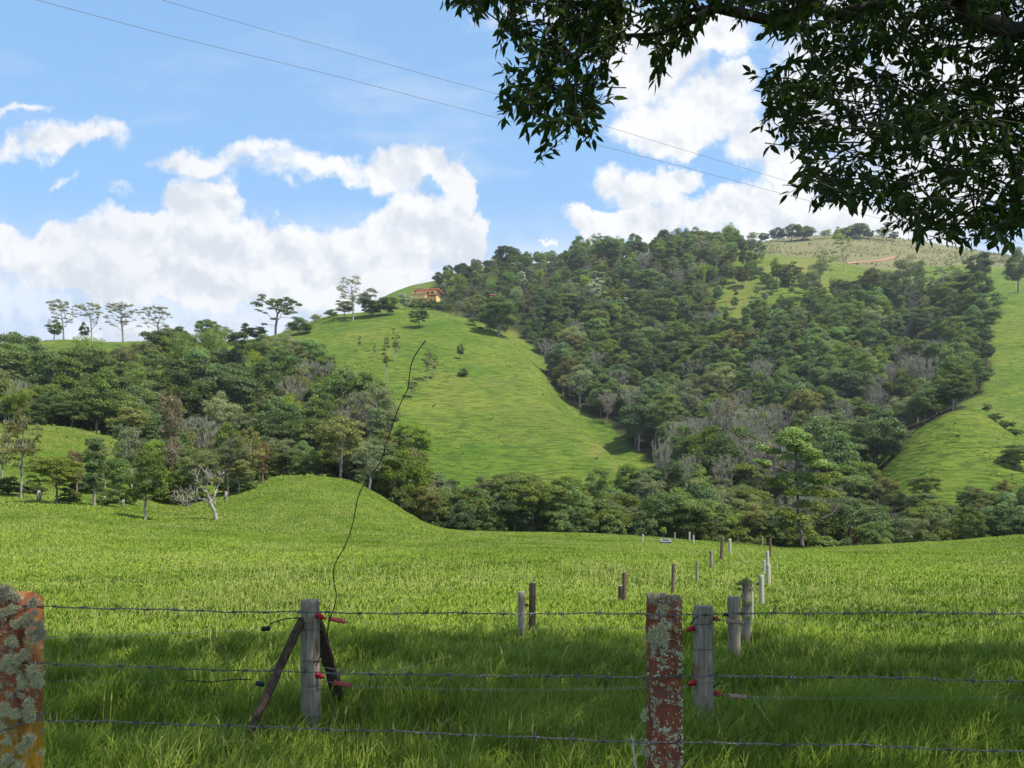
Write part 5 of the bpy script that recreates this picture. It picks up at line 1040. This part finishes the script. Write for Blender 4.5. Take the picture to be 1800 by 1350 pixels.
for ph in (0, math.pi):
    pts = []
    for i in range(40): f = i / 39; p = at(1112 + 9 * f, 1298 + 75 * f, D_); a = f * 16 + ph; pts.append(p + Vector((math.cos(a), math.sin(a), 0)) * .0035)
    m.tube(pts, .0022, 5)
m.tube([at(1104, 1301, D_), at(1110, 1297, D_ - .006), at(1117, 1301, D_), at(1113, 1306, D_ + .004)], .0022, 5)
tag(obj('twisted_wire_end', m.mesh('twisted_wire_end', simple('pale_wire', (.6, .58, .55), .5, (.45, .42, .4), 40, .1, .4), True)), 'pale twisted wire end hanging from the lowest strand beside the orange post', 'wire')

# --- overhead lines
def power(pts, label, r=.0062, material=None):
    P3 = [at(*p) for p in pts]; m = MB(); m.tube(P3, r, 5, False); tag(obj('power_line', m.mesh('power_line', material or M_WDARK, True)), label, 'power line', 'power lines')
def dl(x, a, b, x0, x1): return 1 / (1 / a + (1 / b - 1 / a) * (x - x0) / (x1 - x0))
L1 = [(-200, -72), (65, 0), (300, 63), (600, 136), (900, 214), (1024, 248), (1200, 293), (1395, 346), (1550, 385), (1800, 446), (2200, 540)]
L2 = [(-200, -146), (285, 0), (500, 62), (780, 140), (900, 172), (1052, 218), (1200, 263), (1392, 321), (1562, 368), (1800, 430), (2200, 530)]
power([(x, y, dl(x, 17, 50, -200, 2200)) for x, y in L1], 'long thin power line across the sky, lower of the two')
power([(x, y, dl(x, 18, 52, -200, 2200)) for x, y in L2], 'long thin power line across the sky, upper of the two')
power([(1150, 548, 120), (1260, 533, 118), (1440, 507, 114), (1600, 484, 110), (1800, 453, 104), (2100, 405, 98)], 'dark line crossing low in front of the high pasture on the right', .03, M_CABLE)

# ------------------------------------------------------------------ the big tree overhead (its trunk stands outside the picture on the right)
M_BIGLEAF, T = mat('big_tree_leaf'); tone = T.node('ShaderNodeAttribute', attribute_name='tone').outputs['Fac']
c = T.mix(tone, (.014, .028, .007), (.034, .058, .012)); finish(T, c, .55, spec=.2, trans=.25, tcol=(.08, .15, .018, 1))
BARK['dark'] = bark_mat('bark_dark', (.035, .028, .022), (.085, .07, .055))
def overhead_tree():
    rs = np.random.RandomState(21); MASS = [(1262,-170),(1262,-40),(1290,15),(1335,35),(1385,58),(1412,85),(1390,105),(1345,140),(1338,205),(1350,230),(1378,262),(1420,290),(1402,318),(1425,345),(1475,360),(1545,335),(1560,365),(1550,385),(1600,395),(1650,422),(1700,405),(1745,415),(1800,398),(1880,380),(2000,350),(2250,330),(2500,250),(2560,-170),(1262,-170)]
    ARM = [(800,-40),(800,0),(850,28),(905,70),(925,110),(905,130),(885,160),(900,185),(935,205),(930,250),(965,262),(1000,232),(1035,205),(1045,160),(1075,115),(1095,60),(1105,20),(1130,-170),(800,-170)]
    SPRAY = [(1120,-40),(1130,25),(1150,60),(1162,100),(1182,122),(1190,85),(1172,55),(1225,55),(1255,35),(1270,-40)]
    HOLE = [(1700,115,45,30,.8),(1690,245,30,18,.7),(1668,330,45,18,.85),(1550,100,28,22,.7),(1455,60,40,20,.6),(1500,235,30,25,.6),(1725,60,40,40,.45),(1610,150,25,40,.3),(1450,170,22,25,.5),(1770,180,25,30,.35),(1010,80,25,14,.4),(960,60,20,12,.4),(1580,40,30,14,.4),(1415,120,25,20,.4)]
    T_ = []
    for poly, n, d0, d1 in ((MASS, 2650, 4.3, 7.6), (ARM, 400, 4.6, 6.0), (SPRAY, 52, 4.8, 5.6)):
        px = np.array(poly); c = 0
        while c < n:
            x = rs.uniform(px[:, 0].min(), px[:, 0].max()); y = rs.uniform(px[:, 1].min(), px[:, 1].max())
            if not inpoly(np.array([x]), np.array([y]), poly)[0]: continue
            if any(((x - a) / rx) ** 2 + ((y - b) / ry) ** 2 < 1 and rs.uniform() < w for a, b, rx, ry, w in HOLE): continue
            D = rs.uniform(d0, d1); T_.append(np.array(at(x, y - 4, D))); c += 1
    vis = len(T_)
    while len(T_) < vis + 1350:                                         # the crown above and beside the frame
        p = rs.uniform((-6.0, -5.3, 6.2), (15, 9.2, 11.5)); q = ((p[0] - 4.5) / 10.5) ** 2 + ((p[1] - 1.9) / 7.2) ** 2
        zc = 11.2 - 2.4 * q
        if q > 1 or abs(p[2] - zc) > 1.0: continue
        if p[1] > 1:
            xx = 900 + F * p[0] / p[1]; yy_ = HZ - F * (p[2] - HC) / p[1]
            if -500 < xx < 2600 and yy_ > -170: continue
        T_.append(p)
    T_ = np.array(T_); foot = np.array([6.6, 4.4, g1(6.6, 4.4)])
    trunk = [foot + np.array([0, 0, -.4]), foot + np.array([.03, 0, .8]), foot + np.array([-.05, .05, 1.7]), foot + np.array([-.15, .1, 2.6]), foot + np.array([-.2, .1, 3.6]), foot + np.array([-.25, .2, 4.8]), foot + np.array([-.4, .2, 6.2]), foot + np.array([-.6, .2, 7.8])]
    nodes, par, ends = skeleton([p - foot for p in trunk], T_ - foot, rs, .30, .55, .13, .5)
    t = empty('big_tree', foot.tolist()); tag(t, 'large dark-leaved tree overhanging the meadow from the upper right', 'tree')
    # limbs out of the frame keep the visible part light: nothing is cut
    obj('trunk', limb_mesh('trunk', nodes, par, ends, .30, [BARK['dark']], 7, .005, .84), t)
    C = T_ - foot; rep = np.where(np.arange(len(C)) < vis, 1, 13); own = np.repeat(np.arange(len(C)), rep); B = C[own] + rs.normal(0, 1, (len(own), 3)) * np.where(own < vis, .03, .45)[:, None]
    k = 11; n = len(own); d = rnd_dirs(rs, n); d[:, 2] = d[:, 2] * .5 - .2; d /= np.linalg.norm(d, axis=1, keepdims=True); L = rs.uniform(.14, .30, n)
    tw_a = B - d * L[:, None] * .5; tw_b = B + d * L[:, None] * .5; V, q = frusta(tw_a, tw_b, np.full(n, .0035), np.full(n, .0018), 4)
    obj('twigs', mesh_np('twigs', V, q, np.full(len(q), 4), [BARK['brown']], smooth_=True), t)['kind'] = 'stuff'
    f = np.tile(np.linspace(.12, 1.05, k), n); i = np.repeat(np.arange(n), k); pos = tw_a[i] + (tw_b - tw_a)[i] * f[:, None]
    ax = (tw_b - tw_a)[i] / L[i][:, None] * .7 + rnd_dirs(rs, n * k) * .85 + np.array([0, 0, -.38]); ax /= np.linalg.norm(ax, axis=1, keepdims=True)
    nr = rnd_dirs(rs, n * k) + np.array([0, 0, .9]); nr -= ax * np.sum(nr * ax, 1, keepdims=True); nr /= np.linalg.norm(nr, axis=1, keepdims=True); sd = np.cross(nr, ax)
    ln = rs.uniform(.055, .105, n * k) * np.where(own[i] < vis, 1.0, 1.6); wd = ln * rs.uniform(.34, .46, n * k); P_ = pos + ax * (ln * .12)[:, None]
    def pt(a, s, dn): return P_ + ax * (ln * a)[:, None] + sd * (wd * s)[:, None] - nr * (ln * dn)[:, None]
    V = np.stack([pt(0, 0, 0), pt(.28, .44, -.05), pt(.62, .40, -.02), pt(1, 0, .12), pt(.62, -.40, -.02), pt(.28, -.44, -.05), pt(.28, 0, .01), pt(.62, 0, .04)], 1).reshape(-1, 3)
    b = (np.arange(n * k) * 8)[:, None]; fq = [np.concatenate([b + 0, b + 1, b + 6, b + 6], 1)]
    tri = np.concatenate([b + np.array([[0, 1, 6]]), b + np.array([[0, 6, 5]]), b + np.array([[2, 3, 7]]), b + np.array([[7, 3, 4]])], 1).reshape(-1, 3)
    qd = np.concatenate([b + np.array([[1, 2, 7, 6]]), b + np.array([[6, 7, 4, 5]])], 1).reshape(-1, 4)
    tone = np.repeat(rs.uniform(0, 1, n * k), 8)
    obj('crown', mesh_np('crown', V, np.concatenate([tri.ravel(), qd.ravel()]), np.concatenate([np.full(len(tri), 3), np.full(len(qd), 4)]), [M_BIGLEAF], attrs={'tone': ('FLOAT', tone, 'POINT')}), t)
    print('big tree leaves', n * k, 'nodes', len(nodes))
overhead_tree()

# ------------------------------------------------------------------ meadow grass: blades near, thicker clumps farther off
def finish_up(T, c, rough, spec, trans, tcol):
    nrm = T.vm('NORMALIZE', T.vm('ADD', T.vm('SCALE', T.node('ShaderNodeNewGeometry').outputs['Normal']), (0, 0, .9)))
    p = T.node('ShaderNodeBsdfPrincipled', {'Base Color': c, 'Roughness': rough, 'Normal': nrm}); p.inputs['Specular IOR Level'].default_value = spec
    t = T.node('ShaderNodeBsdfTranslucent', {'Color': tcol, 'Normal': nrm}); T.node('ShaderNodeOutputMaterial', {'Surface': T.node('ShaderNodeMixShader', {0: trans, 1: p.outputs[0], 2: t.outputs[0]}).outputs[0]})
M_GRASS, T = mat('grass_blades'); tone = T.node('ShaderNodeAttribute', attribute_name='tone').outputs['Fac']
c = T.mix(T.mr(tone, 0, .5, smooth=False), (.118, .188, .022), (.275, .360, .050)); c = T.mix(T.mr(tone, .5, .8, smooth=False), c, (.34, .39, .07)); c = T.mix(T.mr(tone, .85, 1, smooth=False), c, (.38, .37, .15))
finish_up(T, c, .65, spec=.08, trans=.40, tcol=T.mix(1.0, c, (1.2, 1.5, .5), 'MULTIPLY'))
def grass():
    rs = np.random.RandomState(12); VV, QQ, TT, TR = [], [], [], []; off = 0
    bands = [(2.2, 4.6, 900, .009, .26, 3), (4.6, 7.5, 3300, .0075, .26, 3), (7.5, 12, 2200, .010, .23, 3), (12, 20, 1150, .016, .17, 2), (20, 34, 520, .024, .125, 2), (34, 58, 200, .040, .11, 1), (58, 104, 70, .07, .11, 1)]
    for (d0, d1, dens, w0, h0, lev) in bands:
        um = .95 if d1 < 21 else .78; N = int(dens * um * (d1 ** 2 - d0 ** 2)); D = np.sqrt(rs.uniform(d0 ** 2, d1 ** 2, N)); X = rs.uniform(-um, um, N) * D
        if d1 < 8: X = rs.uniform(-1, 1, N) * (um * D + .6)
        # tussocks
        cl = fbm(X * 1.1, D * 1.1, 3, 61); cl2 = fbm(X / 5, D / 5, 3, 65); fine = fbm(X * 3.1, D * 3.1, 2, 69)
        thin = rs.uniform(0, 1, N) < np.clip((.75 if d1 < 13 else 1.0) + cl * .9 + fine * .7, .15, 1); X, D, cl, cl2, fine = X[thin], D[thin], cl[thin], cl2[thin], fine[thin]; N = len(X)
        wd_ = wooded(X, D); px = 900 + F * X / D
        Z = ground(X, D) - .01; tv = 1.0 if d1 < 13 else .45; h = h0 * (1 + tv * (.8 * cl + .35 * cl2 + .3 * fine)) * rs.uniform(.45, 1.25, N) * (1 + .25 * (D < 9)); h = np.maximum(h, .05)
        a = rs.uniform(0, 6.283, N); lean = rs.uniform(.15, .75, N) * h * (1 + .5 * (rs.uniform(0, 1, N) < .15)); wind = np.stack([np.full(N, .12), np.full(N, -.02)], 1) * h[:, None]
        dx, dy = np.cos(a) * lean + wind[:, 0], np.sin(a) * lean + wind[:, 1]; fa = a + math.pi / 2 + rs.normal(0, .5, N); w = w0 * rs.uniform(.6, 1.4, N); sx, sy = np.cos(fa) * w / 2, np.sin(fa) * w / 2
        # face the blades' flats in all directions
        dry = (fbm(X / 3.2, D / 4.5, 3, 71) > .05) * (rs.uniform(0, 1, N) < np.where(D > 14, .30, .14)) + (rs.uniform(0, 1, N) < .012)
        tone_ = np.clip(.30 + .30 * fbm(X / 2.2, D / 2.2, 3, 81) + .38 * fbm(X / 11, D / 13, 3, 85) - .25 * np.clip(cl, 0, 1) + rs.normal(0, .075, N) + .10 * np.clip((D - 10) / 25, 0, 1), 0, .78); tone_ = np.where(dry > 0, rs.uniform(.86, 1, N), tone_)
        def P(f, q, s): return np.stack([X + dx * f ** 1.7 + sx * s, D + dy * f ** 1.7 + sy * s, Z + h * (q)], 1)
        if lev == 3:
            V = np.stack([P(0, 0, -.8), P(0, 0, .8), P(.4, .5, 1), P(.4, .5, -1), P(.75, .84, .65), P(.75, .84, -.65), P(1, .93, 0)], 1); b = (np.arange(N) * 7)[:, None] + off
            QQ.append(np.concatenate([b + np.array([[0, 1, 2, 3]]), b + np.array([[3, 2, 4, 5]])], 1).reshape(-1, 4)); TR.append(b + np.array([[5, 4, 6]])); kk = 7
        elif lev == 2:
            V = np.stack([P(0, 0, -.8), P(0, 0, .8), P(.55, .65, 1), P(.55, .65, -1), P(1, .97, 0)], 1); b = (np.arange(N) * 5)[:, None] + off; QQ.append(b + np.array([[0, 1, 2, 3]])); TR.append(b + np.array([[3, 2, 4]])); kk = 5
        else:
            V = np.stack([P(0, 0, -1), P(0, 0, 1), P(1, 1, 0)], 1); b = (np.arange(N) * 3)[:, None] + off; TR.append(b + np.array([[0, 1, 2]])); kk = 3
        VV.append(V.reshape(-1, 3)); TT.append(np.repeat(tone_, kk)); off += N * kk
    # tall seed stalks
    N = 2600; D = np.sqrt(rs.uniform(5 ** 2, 30 ** 2, N)); X = rs.uniform(-.72, .72, N) * D; ok = fbm(X / 4, D / 5, 3, 71) > -.05; X, D = X[ok], D[ok]; N = len(X); Z = ground(X, D); h = rs.uniform(.3, .55, N); a = rs.uniform(0, 6.283, N); l = h * rs.uniform(.05, .35, N); w = .0016 + D * .00022
    A = np.stack([X, D, Z], 1); B = A + np.stack([np.cos(a) * l, np.sin(a) * l, h], 1); Hh = A + (B - A) * .78; s = np.stack([w, w * 0, w * 0], 1)
    V = np.stack([A - s * .5, A + s * .5, Hh + s * .5, Hh - s * .5, Hh + (B - Hh) * .4 + s * 2, B, Hh + (B - Hh) * .4 - s * 2], 1); b = (np.arange(N) * 7)[:, None] + off
    QQ.append(b + np.array([[0, 1, 2, 3]])); QQ.append(b + np.array([[3, 4, 5, 6]])); VV.append(V.reshape(-1, 3)); TT.append(np.repeat(rs.uniform(.88, 1, N), 7)); off += N * 7
    V = np.concatenate(VV); Tn = np.concatenate(TT); q = np.concatenate(QQ); t = np.concatenate(TR)
    me = mesh_np('grass', V, np.concatenate([q.ravel(), t.ravel()]), np.concatenate([np.full(len(q), 4), np.full(len(t), 3)]), [M_GRASS], attrs={'tone': ('FLOAT', Tn, 'POINT')})
    tag(obj('grass', me), 'long green grass with paler seed heads over the meadow', None, None, 'stuff'); print('grass verts', len(V), 'faces', len(q) + len(t))
grass()
for i, (x, y, D, s) in enumerate([(1345, 1255, 6.3, 1.0), (925, 1263, 6.4, .9)]):
    if i == 0: cord('dry_stalk', [(1328, 1232, 6.3), (1352, 1268, 6.1), (1385, 1310, 5.9), (1398, 1325, 5.8)], (.0022, .0034), simple('straw', (.50, .47, .26), .7), 'pale dry grass stalk lying slanted right of the orange post', 'stalk')

# ------------------------------------------------------------------ weeds and tussocks that roughen the hill pastures
def tussocks():
    rs = np.random.RandomState(31); N = 60000; D = np.exp(rs.uniform(math.log(62), math.log(520), N)); X = rs.uniform(-.72, .72, N) * D; w = wooded(X, D); px = 900 + F * X / D; py = ypix(px, D)
    f = fbm(X / 13, D / 13, 3, 301); ok = ~w & (rs.uniform(0, 1, N) < np.clip(.22 + f * 1.3, .02, .9)) & (D > 100) & ~inpoly(px, py, FARM); X, D = X[ok], D[ok]; n = len(X); Z = ground(X, D); k = 5
    s = rs.uniform(.18, .55, n) * (1 + (rs.uniform(0, 1, n) < .05) * 1.3); i = np.repeat(np.arange(n), k)
    cen = np.column_stack([X, D, Z + s * .30])[i] + rs.normal(0, .38, (n * k, 3)) * s[i][:, None] * np.array([1.5, 1, .45]); nr = rnd_dirs(rs, n * k) * .6 + np.array([0, -.3, .9]); nr /= np.linalg.norm(nr, axis=1, keepdims=True)
    L = s[i] * rs.uniform(.6, 1.3, n * k); V = leaves(cen, nr, rnd_dirs(rs, n * k), L, L * .6, .1); tone = np.repeat(np.clip(rs.normal(.10, .10, n), 0, .35)[i], 4)
    tag(obj('pasture_weeds', mesh_np('pasture_weeds', V, np.arange(n * k * 4), np.full(n * k, 4), [M_GRASS], attrs={'tone': ('FLOAT', tone, 'POINT')})), 'scattered weeds and grass tussocks on the hill pastures', None, None, 'stuff'); print('tussocks', n)
tussocks()

# ------------------------------------------------------------------ air
hz_m = bpy.data.materials.new('haze'); hz_m.use_nodes = True; T = NT(hz_m.node_tree)
pv = T.node('ShaderNodeVolumePrincipled', {'Color': (.86, .92, 1, 1), 'Density': 0.00011}); pv.inputs['Anisotropy'].default_value = .2
T.node('ShaderNodeOutputMaterial', {'Volume': pv.outputs[0]})
m = MB(); zlo = float(Zg.min()) - 2; m.box((0, 4400, (zlo + 420) / 2), (42000, 9600, 420 - zlo)); tag(obj('haze', m.mesh('haze', hz_m)), 'thin bluish haze of warm air over the valley', None, None, 'stuff')
